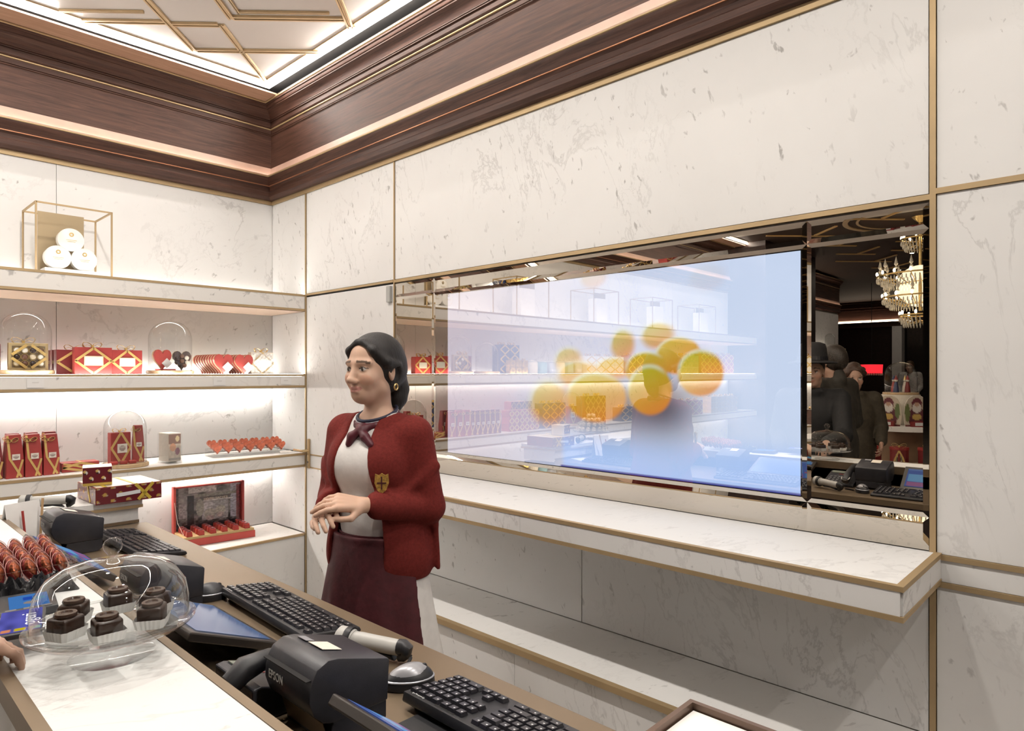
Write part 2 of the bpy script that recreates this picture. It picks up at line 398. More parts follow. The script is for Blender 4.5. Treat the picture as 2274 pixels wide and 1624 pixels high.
        me.polygons.add(len(F)); me.polygons.foreach_set('loop_start', np.arange(0, F.size, 4, dtype=np.int32))
        me.polygons.foreach_set('use_smooth', np.ones(len(F), bool)); me.update(calc_edges=True); me.validate()
        if m: me.materials.append(m)
        return me
# ================================================================== STRUCTURE
XW, YW, YF, ZC = 2.22, 4.414, 3.958, 3.385          # right wall plane, left wall plane, shelf front, ceiling
LED = emis('led_strip_warm', WARM, E_SHELF); LEDC = emis('led_cove_warm', WARM, E_COVE); LEDF = emis('led_frieze_warm', (1., .84, .70), E_FRIEZE)
DARKW = mat('dark_stained_wood', (.030,.016,.013), .45, 0, .3, 20.)
STONE = mat('beige_stone_floor', (.56,.51,.45), .35, 0, .12, 3.)
CEILM = mat('taupe_lacquer_ceiling', (.64,.59,.55), .45, 0, .03, 2.); CEIL2 = mat('brown_lacquer_ceiling', (.055,.037,.029), .6, 0, .05, 2., spec=.15)
PEACH = mat('beige_lacquer', (.62,.47,.36), .5, 0, .03, 3.)
BLACKV = mat('black_void', (.006,.005,.005), .8, 0, .1, 2.)
struct('floor', MB().box(-17.5,-4.2,-.05, 2.5,7.2,0), STONE)
# --- right wall with its marble panels
wr = struct('wall_right', MB().box(XW+.012,-4.2,0, XW+.2,YW+.2,3.6), mat('wall_plaster', (.5,.46,.42), .8))
def panel(par, x0,y0,z0,x1,y1,z1, m=MARB): return MB().box(x0,y0,z0,x1,y1,z1).build('panel', m, par)
G = .0012
for y0,y1,z0,z1 in ((3.008,3.948,2.018,2.672),(.445,2.994,2.018,2.672),(3.962,YW,2.014,2.672),(3.962,YW,1.496,1.902),(3.962,YW,.982,1.404),(3.962,YW,.459,.888),
                    (-1.05,.426,2.030,2.672),(-1.05,.426,.982,2.014),(-1.05,.426,.904,.967),(-1.05,.426,0,.889),(-2.6,-1.06,2.030,2.672),(-2.6,-1.06,.982,2.014),(-2.6,-1.06,0,.967),(-4.2,-2.61,0,2.672),
                    (.445,1.70,.457,.899),(1.702,2.994,.457,.899)):
    panel(wr, XW, y0+G, z0+G, XW+.012, y1-G, z1-G)
# --- left wall with panels between the shelves
wl = struct('wall_left', MB().box(-6.9,YW+.012,0, XW+.012,YW+.2,3.6), MATS['wall_plaster'])
xj = [XW, .945, -.46, -1.86, -3.26, -4.85]
for i in range(5):
    for z0,z1 in ((2.014,2.672),(1.496,1.902),(.982,1.404),(.459,.888)):
        panel(wl, xj[i+1]+G, YW, z0+G, xj[i]-G, YW+.012, z1-G)
# dark wood pier where the shelves end, then a second marble wall further down the shop
struct('wall_pier', MB().box(-6.85,3.86,0,-4.86,YW+.01,ZC), DARKW)
wl2 = struct('wall_left_far', MB().box(-9.75,YW+.012,0,-6.9,YW+.2,3.6), MATS['wall_plaster'])
panel(wl2,-9.75,YW,0,-6.86,YW+.012,2.67)
struct('wall_end', MB().box(-17.4,-4.2,0,-17.2,7.2,3.6), DARKW)
struct('wall_rear', MB().box(-17.4,-4.2,0,2.5,-4.05,3.6), mat('brown_wall_panel', (.12,.08,.06), .5))
struct('wall_side_far', MB().box(-17.4,7.0,0,-9.6,7.2,3.6), DARKW)
struct('wall_return_far', MB().box(-9.76,YW+.2,0,-9.6,7.0,3.6), DARKW)
# --- brass strips
tn = [0]
def trim(*bx, m=BRASS):
    tn[0] += 1; mb = MB()
    for b in bx: mb.box(*b)
    return struct('trim_%d' % tn[0], mb, m)
P = .006
trim((XW-P,.427,0,XW+.012,.4425,2.672))                                   # broad upright right of the mirror
trim((XW-P*.6,2.996,.99,XW+.012,3.006,2.672)); trim((XW-P,3.950,0,XW+.012,3.960,2.672))
trim((XW-P,.4425,2.0,XW+.012,2.996,2.016)); trim((XW-P,3.006,2.004,XW+.012,3.950,2.016))
trim((XW-P,-4.2,2.014,XW+.012,.427,2.030)); trim((XW-P,-4.2,.967,XW+.012,.427,.982)); trim((XW-P,-4.2,.889,XW+.012,.427,.904))
trim((XW-.010,-4.2,2.672,XW+.012,YW-.010,2.697)); trim((-4.86,YW-.010,2.672,XW-.010,YW+.012,2.697))
# --- cornice: oak mouldings with a lit ledge, mitred in the corner
prof = [('lower_moulding', [(.012,2.697),(.034,2.700),(.050,2.716),(.050,2.742),(.040,2.752),(.038,2.775),(.046,2.786)], 'oak'),
        ('copper_line', [(.046,2.786),(.051,2.7875),(.051,2.7915),(.046,2.793)], 'copper'),
        ('ledge_moulding', [(.046,2.793),(.050,2.806),(.056,2.822),(.062,2.832),(.064,2.842),(.064,2.846)], 'oak'),
        ('gold_bead', [(.064,2.846),(.069,2.848),(.069,2.853),(.064,2.855)], 'brass'),
        ('light_trough', [(.064,2.855),(.064,2.860),(.060,2.860),(.058,2.846),(.042,2.846),(.040,2.860),(.021,2.922)], 'oak_lit'),
        ('frieze', [(.021,2.922),(.020,2.924),(.020,3.146)], 'oak'),
        ('fillet', [(.020,3.146),(.027,3.148),(.027,3.152),(.021,3.154),(.027,3.157),(.027,3.161),(.022,3.163)], 'oak'),
        ('band', [(.022,3.163),(.022,3.186)], 'oak'),
        ('gold_bead', [(.022,3.186),(.029,3.188),(.029,3.193),(.022,3.195)], 'brass'),
        ('band', [(.022,3.195),(.036,3.203),(.036,3.212),(.026,3.214),(.026,3.238)], 'oak'),
        ('fillet', [(.026,3.238),(.034,3.240),(.034,3.245),(.028,3.247),(.035,3.250),(.035,3.254)], 'oak'),
        ('crown_cove', [(.035,3.254),(.040,3.270),(.052,3.286),(.070,3.297),(.078,3.300),(.078,3.306),(.084,3.308),(.090,3.318),(.090,3.322)], 'oak'),
        ('crown_fillet', [(.090,3.322),(.098,3.324),(.100,3.332)], 'oak'),
        ('gold_bead', [(.100,3.332),(.107,3.334),(.107,3.340),(.100,3.342)], 'brass')]
COPPER = mat('copper_line', (.42,.19,.10), .4, .6)
def cornice(name, side, a, b, mitre_a=True):
    """side 'right': runs along Y on the wall X=XW from a to the corner; 'left': along X on the wall Y=YW"""
    root = sroot(name)
    for nm, pts, k in prof:
        m = {'oak': OAKY if side=='right' else OAKX, 'oak_lit': mat('led_lit_oak',(.50,.34,.27),.45), 'brass': BRASS, 'copper': COPPER}[k]  # trough slope is paler than the oak: LED light put into its colour
        vs = []
        for d, z in pts:
            if side == 'right': vs += [(XW-d, a, z), (XW-d, b-(d if mitre_a else 0), z)]
            else: vs += [(a, YW-d, z), (b-(d if mitre_a else 0), YW-d, z)]
        fs = [(2*i, 2*i+1, 2*i+3, 2*i+2) for i in range(len(pts)-1)]
        o = MB().add(vs, fs).build(nm, m, root, smooth=35)
    if side == 'right': MB().box(XW-.056,a,2.847,XW-.044,b-.06,2.850).build('led_strip', LEDF, root)
    else: MB().box(a,YW-.056,2.847,b-.06,YW-.044,2.850).build('led_strip', LEDF, root)
    return root
c1 = cornice('trim_90', 'right', -4.2, YW); c2 = cornice('trim_91', 'left', -4.86, XW)
MB().box(-4.86,YW-.262,3.342,XW-.10,YW-.0,3.352).build('soffit', wood('lit_oak_x', (.30,.17,.11), (.46,.29,.20)), c2)  # oak paled here: the lit look of this soffit is put into its colour
MB().box(XW-.10,-4.2,3.342,XW,YW-.10,3.352).build('soffit', DARKW, c1)
c3 = cornice('trim_92', 'left', -9.75, -6.85, False)
# --- ceiling: taupe coffer plate with brass lozenge ribs and a bright cove edge
XC, YC = 2.055, 4.128
cl = sroot('ceiling')
MB().box(-4.4,-4.2,ZC,XC,YC,ZC+.03).build('coffer_plate', CEILM, cl); MB().box(-17.4,-4.2,ZC,-4.4,YC,ZC+.03).build('coffer_plate', CEIL2, cl)
MB().box(-17.4,YC,ZC,-4.9,7.2,ZC+.03).build('coffer_plate', CEIL2, cl)
MB().box(-17.4,-4.2,3.62,2.5,7.2,3.66).build('void_cap', BLACKV, cl)
MB().box(XC+.004,-4.2,ZC-.001,XW,YW,3.60).build('void_lining', BLACKV, cl)
MB().box(-4.86,YC+.004,ZC-.001,XC,YW,3.60).build('void_lining', BLACKV, cl)
MB().box(XC-.008,-4.1,ZC-.030,XC-.002,YC-.002,ZC-.001).build('led_strip', LEDC, cl)
MB().box(-4.86,YC-.008,ZC-.030,XC-.008,YC-.002,ZC-.001).build('led_strip', LEDC, cl)
q = 2**-.5
RIBM = mat('pale_brass_rib', (.66,.50,.30), .4, .5, .05)
RIBM2 = mat('gold_rib', (.72,.47,.20), .45, .1, .05)
def rib(u0, v0, u1, v1, w=.034, dz=0., m=RIBM):
    L = math.hypot(u1-u0, v1-v0); mb = MB().box(0,-w/2,-.005,L,w/2,0).box(0,-w/2,-.013,L,-w/2+.009,-.005).box(0,w/2-.009,-.013,L,w/2,-.005).box(0,-.004,-.009,L,.004,-.005)
    a = math.atan2(v1-v0, u1-u0)+PI/4                       # u axis lies along X+Y, v along Y-X
    return mb.build('rib', m, cl, loc=((u0-v0)*q, (u0+v0)*q, ZC-.0005+dz), rot=(0,0,a))
def ribs(L):
    for r in L: rib(*r)
ribs([(3.62,1.47,4.345,1.47,.030),(2.5,1.745,3.915,1.745),(3.62,1.487,3.62,1.728),(3.60,1.762,3.60,2.19),(3.91,1.025,3.91,1.728),
      (2.95,1.39,3.56,1.39),(3.545,.80,3.545,1.373),(2.95,1.33,3.50,1.33,.014),(3.487,.86,3.487,1.323,.014),(2.5,.78,3.63,.78),(3.62,.75,3.62,.795,.02),
      (2.95,.80,2.95,1.373),(3.10,1.80,3.10,2.60),(3.50,1.82,3.50,2.25,.014),(3.16,1.82,3.16,2.55,.014)])
# edge ribs beside the cove
MB().box(XC-.050,-4.0,ZC-.008,XC-.030,YC-.05,ZC-.0005).build('rib', RIBM, cl); MB().box(-4.8,YC-.050,ZC-.008,XC-.05,YC-.030,ZC-.0005).build('rib', RIBM, cl)
for i in range(-16, -3):                                      # lozenges over the rest of the shop
    for j in range(-4, 5):
        X0 = i*.95+.475*(j%2); Y0 = j*.95+.2
        if X0 > -4.2 or X0 < -16.4 or not -3.4 < Y0 < 3.6: continue
        u, v = (X0+Y0)*q, (Y0-X0)*q; L = .62 if (i+j)%3 else .95
        rib(u, v, u+L, v, .034, m=RIBM2)
        rib(u+.3, v-.05, u+.3, v-.62, .034, m=RIBM2)
# --- door in the right wall
d1 = sroot('door_1')
for z0,z1 in ((0,.886),(.894,.970),(.978,1.994)): MB().box(XW+.001,3.010,z0,XW+.012,3.946,z1).build('door_panel', MARB, d1)
for z in (.886,.970): MB().box(XW-.002,3.010,z,XW+.011,3.946,z+.008).build('brass_inlay', BRASS, d1)
MB().box(XW+.002,3.010,1.994,XW+.012,3.946,2.003).build('shadow_gap', BLACKV, d1)
hp = MB().box(XW-.012,3.900,.885,XW+.001,3.922,1.075).build('handle_plate', BRASS, d1, bevel=.003)
MB().tube([(XW-.012,3.911,1.0),(XW-.055,3.911,1.0)],.0085,10).tube([(XW-.050,3.905,1.0),(XW-.050,4.02,1.0)],.0075,10).build('handle', mat('polished_brass',(.75,.58,.34),.2,.9), hp, smooth=40)
MB().tube([(XW-.0125,3.911,.925),(XW-.0105,3.911,.925)],.007,10).build('keyhole', BLACKP, hp)
MB().box(XW-.018,3.020,1.895,XW+.001,3.055,1.985).build('sensor_cover', mat('grey_cover',(.42,.42,.40),.5), d1, bevel=.003)

# ================================================================== FIXED FURNITURE
def wall_shelf(label, z0, z1, x0=-4.80, led_top=False, led_bot=False, led_back=0., under=MARB_S, front=YF):
    t = thing('wall_shelf', label, 'shelf', (0, front, z0)); h = z1-z0; e = .013; x1 = XW-.0075
    MB().box(x0,.030,.0, x1,YW-front-.001,h-.0005).box(x0,.006,0,x1,.030,h-.014).build('slab', MARB_S, t)
    xx = [x0, -3.2, -1.5, .25, x1]
    for i in range(4): MB().box(xx[i]+.0006,0,e+.0006,xx[i+1]-.0006,.006,h-e-.0006).build('front_panel', MARB_S, t)
    MB().box(x0,-.002,h-e,x1,.010,h).build('brass_edge', BRASS, t); MB().box(x0,-.002,0,x1,.010,e).build('brass_edge', BRASS, t)
    MB().box(x0,.010,-.004,x1,YW-front-.001,0).build('underside', under, t)
    if led_top: MB().box(x0,.012,h-.010,x1-.004,.029,h+.0004).build('led_strip', emis('led_up_%d' % round(led_top*100), WARM, E_SHELF*led_top), t)
    if led_back: MB().box(x0,YW-front-.022,h-.001,x1-.02,YW-front-.008,h+.003).build('led_strip', emis('led_back_%d' % round(led_back*100), WARM, E_SHELF*led_back), t)
    if led_bot: MB().box(x0,YW-front-.050,-.012,x1-.02,YW-front-.036,-.004).build('led_strip', emis('led_strip_down', WARM, E_SHELF*1.3), t)
    return t
S1, S2, S3, S4 = 2.012, 1.494, .980, .457
wall_shelf('topmost marble wall shelf with brass edges carrying brass wire frames', 1.905, S1, led_top=.35, led_back=.35, under=PEACH)
wall_shelf('marble wall shelf with heart tins and two glass domes', 1.408, S2, led_top=.6, led_back=.85, led_bot=True)
wall_shelf('marble wall shelf at counter height with red bags and foil hearts', .892, S3, led_bot=True)
t = thing('base_cabinet', 'lowest marble shelf cabinet under the open picture box', 'cabinet', (0, YF, 0))
MB().box(-4.80,.014,0,XW-.0075,YW-YF-.001,S4-.001).build('body', MARB_S, t)
xx = [-4.80,-3.2,-1.5,.25,1.35,XW-.0075]
for i in range(5): MB().box(xx[i]+.001,.004,.06,xx[i+1]-.001,.014,S4-.015).build('front_panel', MARB, t)
MB().box(-4.80,-.002,S4-.014,XW-.0075,.013,S4).build('brass_edge', BRASS, t)
# ledge under the mirror
t = thing('mirror_ledge', 'projecting marble ledge with brass edges under the mirror', 'ledge', (XW, .415, .90))
Ly = 2.575
MB().box(-.414,.006,.0,0,Ly,.0855).build('slab', MARB_C, t)
MB().box(-.42,.006,.014,-.414,1.25,.073).build('front_panel', MARB, t); MB().box(-.42,1.2512,.014,-.414,Ly,.073).build('front_panel', MARB, t)
MB().box(-.414,0,.014,-.001,.006,.073).build('end_panel', MARB, t)
for z0, z1 in ((0,.0135),(.0735,.087)):
    MB().box(-.422,-.002,z0,-.404,Ly,z1).build('brass_edge', BRASS, t); MB().box(-.404,-.002,z0,-.001,.016,z1).build('brass_edge', BRASS, t)
# bench below it
t = thing('wall_bench', 'low marble bench with a brass edge running along the wall', 'bench', (XW, .445, 0))
MB().box(-.36,0,0,0,2.545,.455).build('body', MARB_C, t)
MB().box(-.364,0,.0,-.36,1.30,.43).build('front_panel', MARB, t); MB().box(-.364,1.302,.0,-.36,2.545,.43).build('front_panel', MARB, t)
MB().box(-.384,0,.434,-.36,2.545,.4565).build('brass_edge', BRASS, t)
# ------------------------------------------------------------------ mirror of nine bevelled panes with a video screen behind the middle one
mt = thing('wall_mirror', 'large silvery wall mirror in a thin brass frame above the ledge', 'mirror', (XW, 0, 0))
MIR = mirror_mat('silver_mirror', (.60,.555,.49)); MIRS = mirror_mat('one_way_mirror', (.50,.47,.435), .62)
cy = [2.985,2.656,.785,.444]; cz = [1.992,1.918,1.083,.989]; bv = .0145
for i in range(3):
    for j in range(3):
        y1, y0, z1, z0 = cy[i], cy[i+1], cz[j], cz[j+1]; mid = (i==1 and j==1)
        vs = [(-.004,y0,z0),(-.004,y1,z0),(-.004,y1,z1),(-.004,y0,z1),(-.0068,y0+bv,z0+bv),(-.0068,y1-bv,z0+bv),(-.0068,y1-bv,z1-bv),(-.0068,y0+bv,z1-bv)]
        pn = MB().add(vs[4:], [(0,1,2,3)]).build('mirror_pane', MIRS if mid else MIR, mt)
        MB().add(vs, [(0,1,5,4),(1,2,6,5),(2,3,7,6),(3,0,4,7)]).build('bevel', MIR, pn)
MB().box(-.0015,.444,.989,.0,2.985,1.992).build('backing', BLACKV, mt)
# the video picture: falling oranges on pale blue
ORB = [(1.64, 1.898, 0.066, 0.046, 0.35, 0.5), (1.497, 1.615, 0.056, 0.061, 0.9, 0.9), (1.339, 1.644, 0.072, 0.052, 0.9, 0.8), (1.253, 1.566, 0.096, 0.07, 1.0, 0.35), (1.162, 1.502, 0.091, 0.085, 1.0, 0.95), (1.389, 1.516, 0.095, 0.069, 1.0, 0.6), (1.373, 1.436, 0.098, 0.097, 1.0, 0.75), (1.631, 1.402, 0.152, 0.104, 1.0, 0.55), (1.879, 1.374, 0.111, 0.095, 0.9, 0.6), (1.773, 1.556, 0.07, 0.054, 0.8, 0.7), (1.718, 1.495, 0.11, 0.056, 0.9, 0.25), (1.536, 1.52, 0.088, 0.043, 0.9, 0.4), (1.136, 1.847, 0.071, 0.049, 0.12, 0.6)]
SY0, SY1, SZ0, SZ1 = .806, 2.55, 1.100, 1.900
def screen_col(u, v):
    """u=0 at the door end, v=0 at the bottom"""
    Y = SY1+(SY0-SY1)*u; Z = SZ0+(SZ1-SZ0)*v
    base = np.stack([lerp(.36,.52,sstep(0,.9,u)), lerp(.35,.61,sstep(0,.9,u)), lerp(.44,.78,sstep(0,.9,u))], 1)
    low = sstep(.42,.44,u)*sstep(.25,.1,v); base = base*(1-low[:,None])+np.array([.36,.50,.80])*low[:,None]
    pale = np.exp(-((Y-1.30)/.22)**2-((Z-1.2)/.10)**2); base += pale[:,None]*np.array([.1,.1,.02])*.5
    dk = np.exp(-((Y-1.55)/.28)**2-((Z-1.36)/.12)**2)*.75+np.exp(-((Y-1.28)/.14)**2-((Z-1.38)/.14)**2)*.5
    base *= (1-np.clip(dk,0,.85))[:,None]
    for y, z, ry, rz, al, g in sorted(ORB, key=lambda o: o[1], reverse=True):
        r = np.sqrt(((Y-y)/ry)**2+((Z-z)/rz)**2); soft = .10 if al>.95 else .35
        a = al*sstep(1+soft, 1-soft, r); tt = np.clip((Z-z)/rz*.5+.5+.25*(Y-y)/ry, 0, 1)
        col = np.stack([lerp(.50,.31,tt*g), lerp(.19,.33,tt), lerp(.03,.012,tt)], 1)
        hl = sstep(.78,1.,r)*sstep(.55,.9,tt)*.55; col = col*(1-hl[:,None])+np.array([.62,.72,.70])*hl[:,None]
        base = base*(1-a[:,None])+col*a[:,None]
    edge = sstep(.012,.004,v)*sstep(.42,.425,u); base = base*(1-edge[:,None])+np.array([.03,.03,.22])*edge[:,None]
    return np.clip(base, 0, 1)
sc_t = thing('video_screen', 'wide video screen behind the mirror showing falling oranges on pale blue', 'screen', (XW-.0016, (SY0+SY1)/2, SZ0))
SCRM = attr_mat('video_picture', emission=E_SCREEN/.62); SCRM.cycles.emission_sampling = 'NONE'
print_plate('picture', SY1-SY0, SZ1-SZ0, 330, 160, screen_col, SCRM, sc_t, rot=(0,0,R(-90)), th=.0006)
MB().box(-.0004,-(SY1-SY0)/2-.006,-.008,.0008,(SY1-SY0)/2+.006,SZ1-SZ0+.006).build('bezel', BLACKV, sc_t)
# ------------------------------------------------------------------ sales counter
t = thing('sales_counter', 'long sales counter with bronze work top and raised white marble ledge', 'counter', (0,0,0))
MB().box(.30,-1.4,0,.90,3.22,.87).build('body', DARKW, t)
MB().box(.462,-1.42,.872,.930,2.915,.900).build('work_top', BRONZE, t, bevel=.002)
MB().box(.215,-1.42,.05,.300,3.24,.960).build('customer_front', MARB_C, t)
MB().box(.300,-1.42,.900,.462,3.20,.962).build('riser', DARKW, t)
MB().box(.232,-1.42,.970,.446,2.912,1.0).build('marble_ledge', MARB_C, t)
MB().box(.212,-1.42,.962,.2315,2.912,1.0015).build('brass_edge', BRONZE, t); MB().box(.4465,-1.42,.900,.462,2.912,1.0015).build('brass_edge', BRONZE, t)
MB().box(-.75,2.93,.885,.905,3.22,.962).build('end_riser', MARB_C, t)
MB().box(-.75,2.915,.974,.915,3.235,.9955).build('end_ledge', MARB_C, t)
MB().box(-.752,2.912,.9625,.917,3.238,.974).build('brass_edge', BRASS, t); MB().box(.2,2.925,.900,.907,2.930,.912).build('brass_edge', BRONZE, t)
MB().box(-.75,3.00,0,.2,3.20,.885).build('return_body', MARB_C, t)
# ------------------------------------------------------------------ downlights
def downlight(x, y, power, label, r=.045, warm=WARM, lens=12.):
    t = thing('ceiling_downlight', label, 'light', (x, y, ZC), 0, 'recessed ceiling downlights')
    MB().lathe([(r,-.001),(r+.018,-.001),(r+.018,-.006),(r+.004,-.008),(r,-.004)], 24, closed=True).build('ring', BRASS, t, smooth=40)
    MB().lathe([(.0001,-.002),(r-.004,-.002)], 20).build('lens', emis('downlight_lens_%d' % lens, WARM, lens), t)
    l = bpy.data.lights.new('downlight_lamp', 'AREA'); l.shape = 'DISK'; l.size = r*1.7; l.energy = power; l.color = warm
    lo = bpy.data.objects.new('lamp', l); COL.objects.link(lo); lo.parent = t; lo.location = (0,0,-.010)
for y in (-1.9,-.9,.1,1.1,2.1,3.1): downlight(.72, y, E_DOWN, 'small recessed ceiling downlight in the row above the sales counter')
for x in (-1.0,-2.8): 
    for y in (2.9,): downlight(x, y, E_DOWN*.6, 'small recessed ceiling downlight in front of the wall shelves')
for x, y in ((-5.4,.4),(-7.4,2.6),(-9.6,.9),(-9.2,3.2),(-12.,2.6),(-13.4,4.2)): downlight(x, y, E_HALL, 'small recessed ceiling downlight far down the dim shop', r=.028, lens=2.)
# ================================================================== SHELF GOODS
def bow_mb(mb, c, s, tails=True, ax=(1,0,0)):
    """a tied ribbon bow: two loops, a knot and two tails, lying across ax"""
    a = Vector(ax); c = Vector(c); up = Vector((0,0,1)); f = a.cross(up)
    for sg in (-1, 1):
        path = []; 
        for i in range(9):
            t = PI*2*i/8; r = s*(.5-.5*math.cos(t)); path.append(c+a*sg*r*1.0+up*(math.sin(t)*s*.34+r*.30))
        mb.strip(path, tuple(f), s*.34)
        if tails: mb.strip([c, c+a*sg*s*.45+up*s*.22+f*(-.15*s), c+a*sg*s*.9+up*(.05*s)+f*(-.3*s)], tuple(f), s*.26)
    mb.cbox(c.x, c.y, c.z-s*.08, s*.22, s*.3, s*.26)
    return mb
def gift_box(label, loc, w, d, h, m, rotz=0., card=True, bow=True, rw=.012, group=None, n=1, top_cross=False, name='gift_box', rib=None):
    t = thing(name, label, 'box', loc, rotz, group); rib = rib or RIB
    MB().cbox(0,0,0,w,d,h).build('carton', m, t, bevel=min(.002, d*.1))
    mb = MB(); y = -d/2-.0012; s = w/n
    for k in range(n):
        x0 = -w/2+s*k; c = [(x0+s/2,y,h-.004),(x0+s-.003,y,h/2),(x0+s/2,y,.004),(x0+.003,y,h/2)]
        for i in range(4): mb.strip([c[i], c[(i+1)%4]], (0,0,1) if 0 else Vector((0,1,0)).cross(Vector(c[(i+1)%4])-Vector(c[i])), rw)
    for k in range(n): mb.strip([(-w/2+s*(k+.5),-d/2,h+.001),(-w/2+s*(k+.5),d/2,h+.001)], (1,0,0), rw)
    mb.build('ribbon', rib, t)
    if bow: bow_mb(MB(), (0,0,h+.004), min(.045, w*.33)).build('bow', rib, t, smooth=50)
    if card:
        cw, ch = (w*.52, h*.36) if n==1 else (w*.3, h*.3)
        print_plate('label_card', cw, ch, 14, 10, lambda u,v: np.where(((np.abs(u-.5)>.465)|(np.abs(v-.5)>.45))[:,None], np.array([.62,.48,.26]), np.array([.80,.77,.68])*(1-.08*vnoise(u,v,9,3))[:,None]), PRINT, t, loc=(0,-d/2-.0022,h*.5-ch/2))
    return t
def cake_pic(u, v):
    c = np.ones((len(u),3))*np.array([.78,.72,.64]); e = ((u-.5)/.33)**2+((v-.5)/.3)**2; c[e<1] = (.33,.25,.22); e2 = ((u-.5)/.33)**2+((v-.62)/.14)**2; c[e2<1] = (.50,.42,.37); return c
def choc_bag(label, loc, w, d, h, m, rotz=0., group=None, side=1):
    t = thing('gift_bag', label, 'bag', loc, rotz, group); k = .74
    vs = [(-w/2,-d/2,0),(w/2,-d/2,0),(w/2,d/2,0),(-w/2,d/2,0),(-w/2,-d/2,h*.45),(w/2,-d/2,h*.45),(w/2,d/2,h*.45),(-w/2,d/2,h*.45),(-w/2*k,-d/2*.7,h),(w/2*k,-d/2*.7,h),(w/2*k,d/2*.7,h),(-w/2*k,d/2*.7,h)]
    fs = [(0,3,2,1),(8,9,10,11)]+[(a,(a+1)%4,(a+1)%4+4,a+4) for a in range(4)]+[(a+4,(a+1)%4+4,(a+1)%4+8,a+8) for a in range(4)]
    MB().add(vs, fs).build('bag_body', m, t, bevel=.0015)
    yb = -d/2-.0015; yt = -d/2*.7-.0025
    MB().strip([(-w*.42*side,yt+.001,h*.98),(-w*.30*side,yb,h*.45),(w*.36*side,yb,.004)][:], (1,0,0), .010).strip([(w*.44*side,yb,h*.42),(w*.10*side,yb,.003)], (1,0,0), .009).build('ribbon', RIB, t)
    bow_mb(MB(), (-w*.22*side,yt-.004,h*.86), w*.42).build('bow', RIB, t, smooth=50)
    print_plate('picture_label', w*.46, w*.40, 12, 12, cake_pic, PRINT, t, loc=(w*.05,-d/2*.985-.0025,h*.42), rot=(R(-1),0,0))
    MB().lathe([(.0001,0),(w*.055,0),(w*.055,.0006),(.0001,.0006)],10).xf(Matrix.Rotation(R(90),4,'X')).build('crest', CREAM, t, loc=(w*.05,-d/2-.001,h*.22))
    return t
def heart_pts(w, h, n=28):
    P = []
    for i in range(n):
        a = 2*PI*i/n; x = 16*math.sin(a)**3; y = 13*math.cos(a)-5*math.cos(2*a)-2*math.cos(3*a)-math.cos(4*a); P.append((x/34*w, (y+17)/29*h))
    return P
def heart_mb(w, h, d, y0=0., infl=1.): 
    P = heart_pts(w*infl, h*infl); P = [(x, z+(h-h*infl)/2) for x, z in P]; return MB().prism(P, 'y', y0, y0+d)
REDF = mat('red_foil', (.45,.06,.05), .3, .3, .1, 20.); SALM = mat('red_tin_lid', (.46,.075,.065), .38, 0, .05, 20.)
def heart_tin(label, loc, w=.116, h=.120, d=.026, rotz=0., group=None, card=True, clear=False, tilt=0.):
    t = thing('heart_tin', label, 'heart tin', loc, rotz, group); t.rotation_euler = (R(tilt), 0, rotz)
    heart_mb(w,h,d*.7,d*.3).build('tin_base', mat('pale_gold_tin',(.74,.58,.34),.35,.25), t, bevel=.0015)
    heart_mb(w,h,d*.5,-.002,1.015).build('lid', mat('dark_clear_lid',(.10,.075,.07),.25) if clear else SALM, t, bevel=.0025)
    heart_mb(w,h,.004,d*.42,1.03).build('rim', MATS['pale_gold_tin'], t)
    if card: print_plate('label_card', w*.40, w*.40, 6, 6, lambda u,v: np.array([.74,.72,.70])*(1-.12*vnoise(u,v,5,1))[:,None], PRINT, t, loc=(w*.04,-.0045,h*.42), rot=(0,R(45),0)).location = (w*.06-.0,-.005,h*.22)
    if clear:
        for k,(x,z) in enumerate(((-.028,.075),(.0,.088),(.028,.078),(-.032,.05),(0,.058),(.03,.05),(-.012,.03),(.014,.03))):
            MB().sphere((x*w/.116,-.005,z*h/.12), .0125, 10, 8, (1,.5,1)).build('praline', [CHOC, mat('milk_chocolate',(.16,.075,.045),.35), CREAM][k%3], t, smooth=60)
    return t
def glass_dome(label, loc, r, h, base=None, knob=False, bh=.022):
    t = thing('glass_dome', label, 'glass dome', loc); hs = h-r*.95-bh
    a = [(r,bh),(r,bh+hs)]+[(r*math.cos(q_),bh+hs+r*.95*math.sin(q_)) for q_ in [PI/2*i/9 for i in range(1,9)]]+[(.0005,bh+hs+r*.95)]
    MB().lathe(a, 40).build('dome', GLASS, t, smooth=60)
    MB().lathe([(r-.002,bh),(r+.002,bh),(r+.002,bh+.004),(r-.002,bh+.004)], 40, closed=True).build('rim', GLASS, t, smooth=60)
    if base: MB().lathe([(.0001,0),(r+.008,0),(r+.012,.004),(r+.012,bh-.004),(r+.008,bh),(.0001,bh)], 40).build('base', base, t, smooth=40)
    return t
WOODB = mat('pale_wood_base', (.56,.40,.23), .45, 0, .15, 12., stretch=(1,8,1))
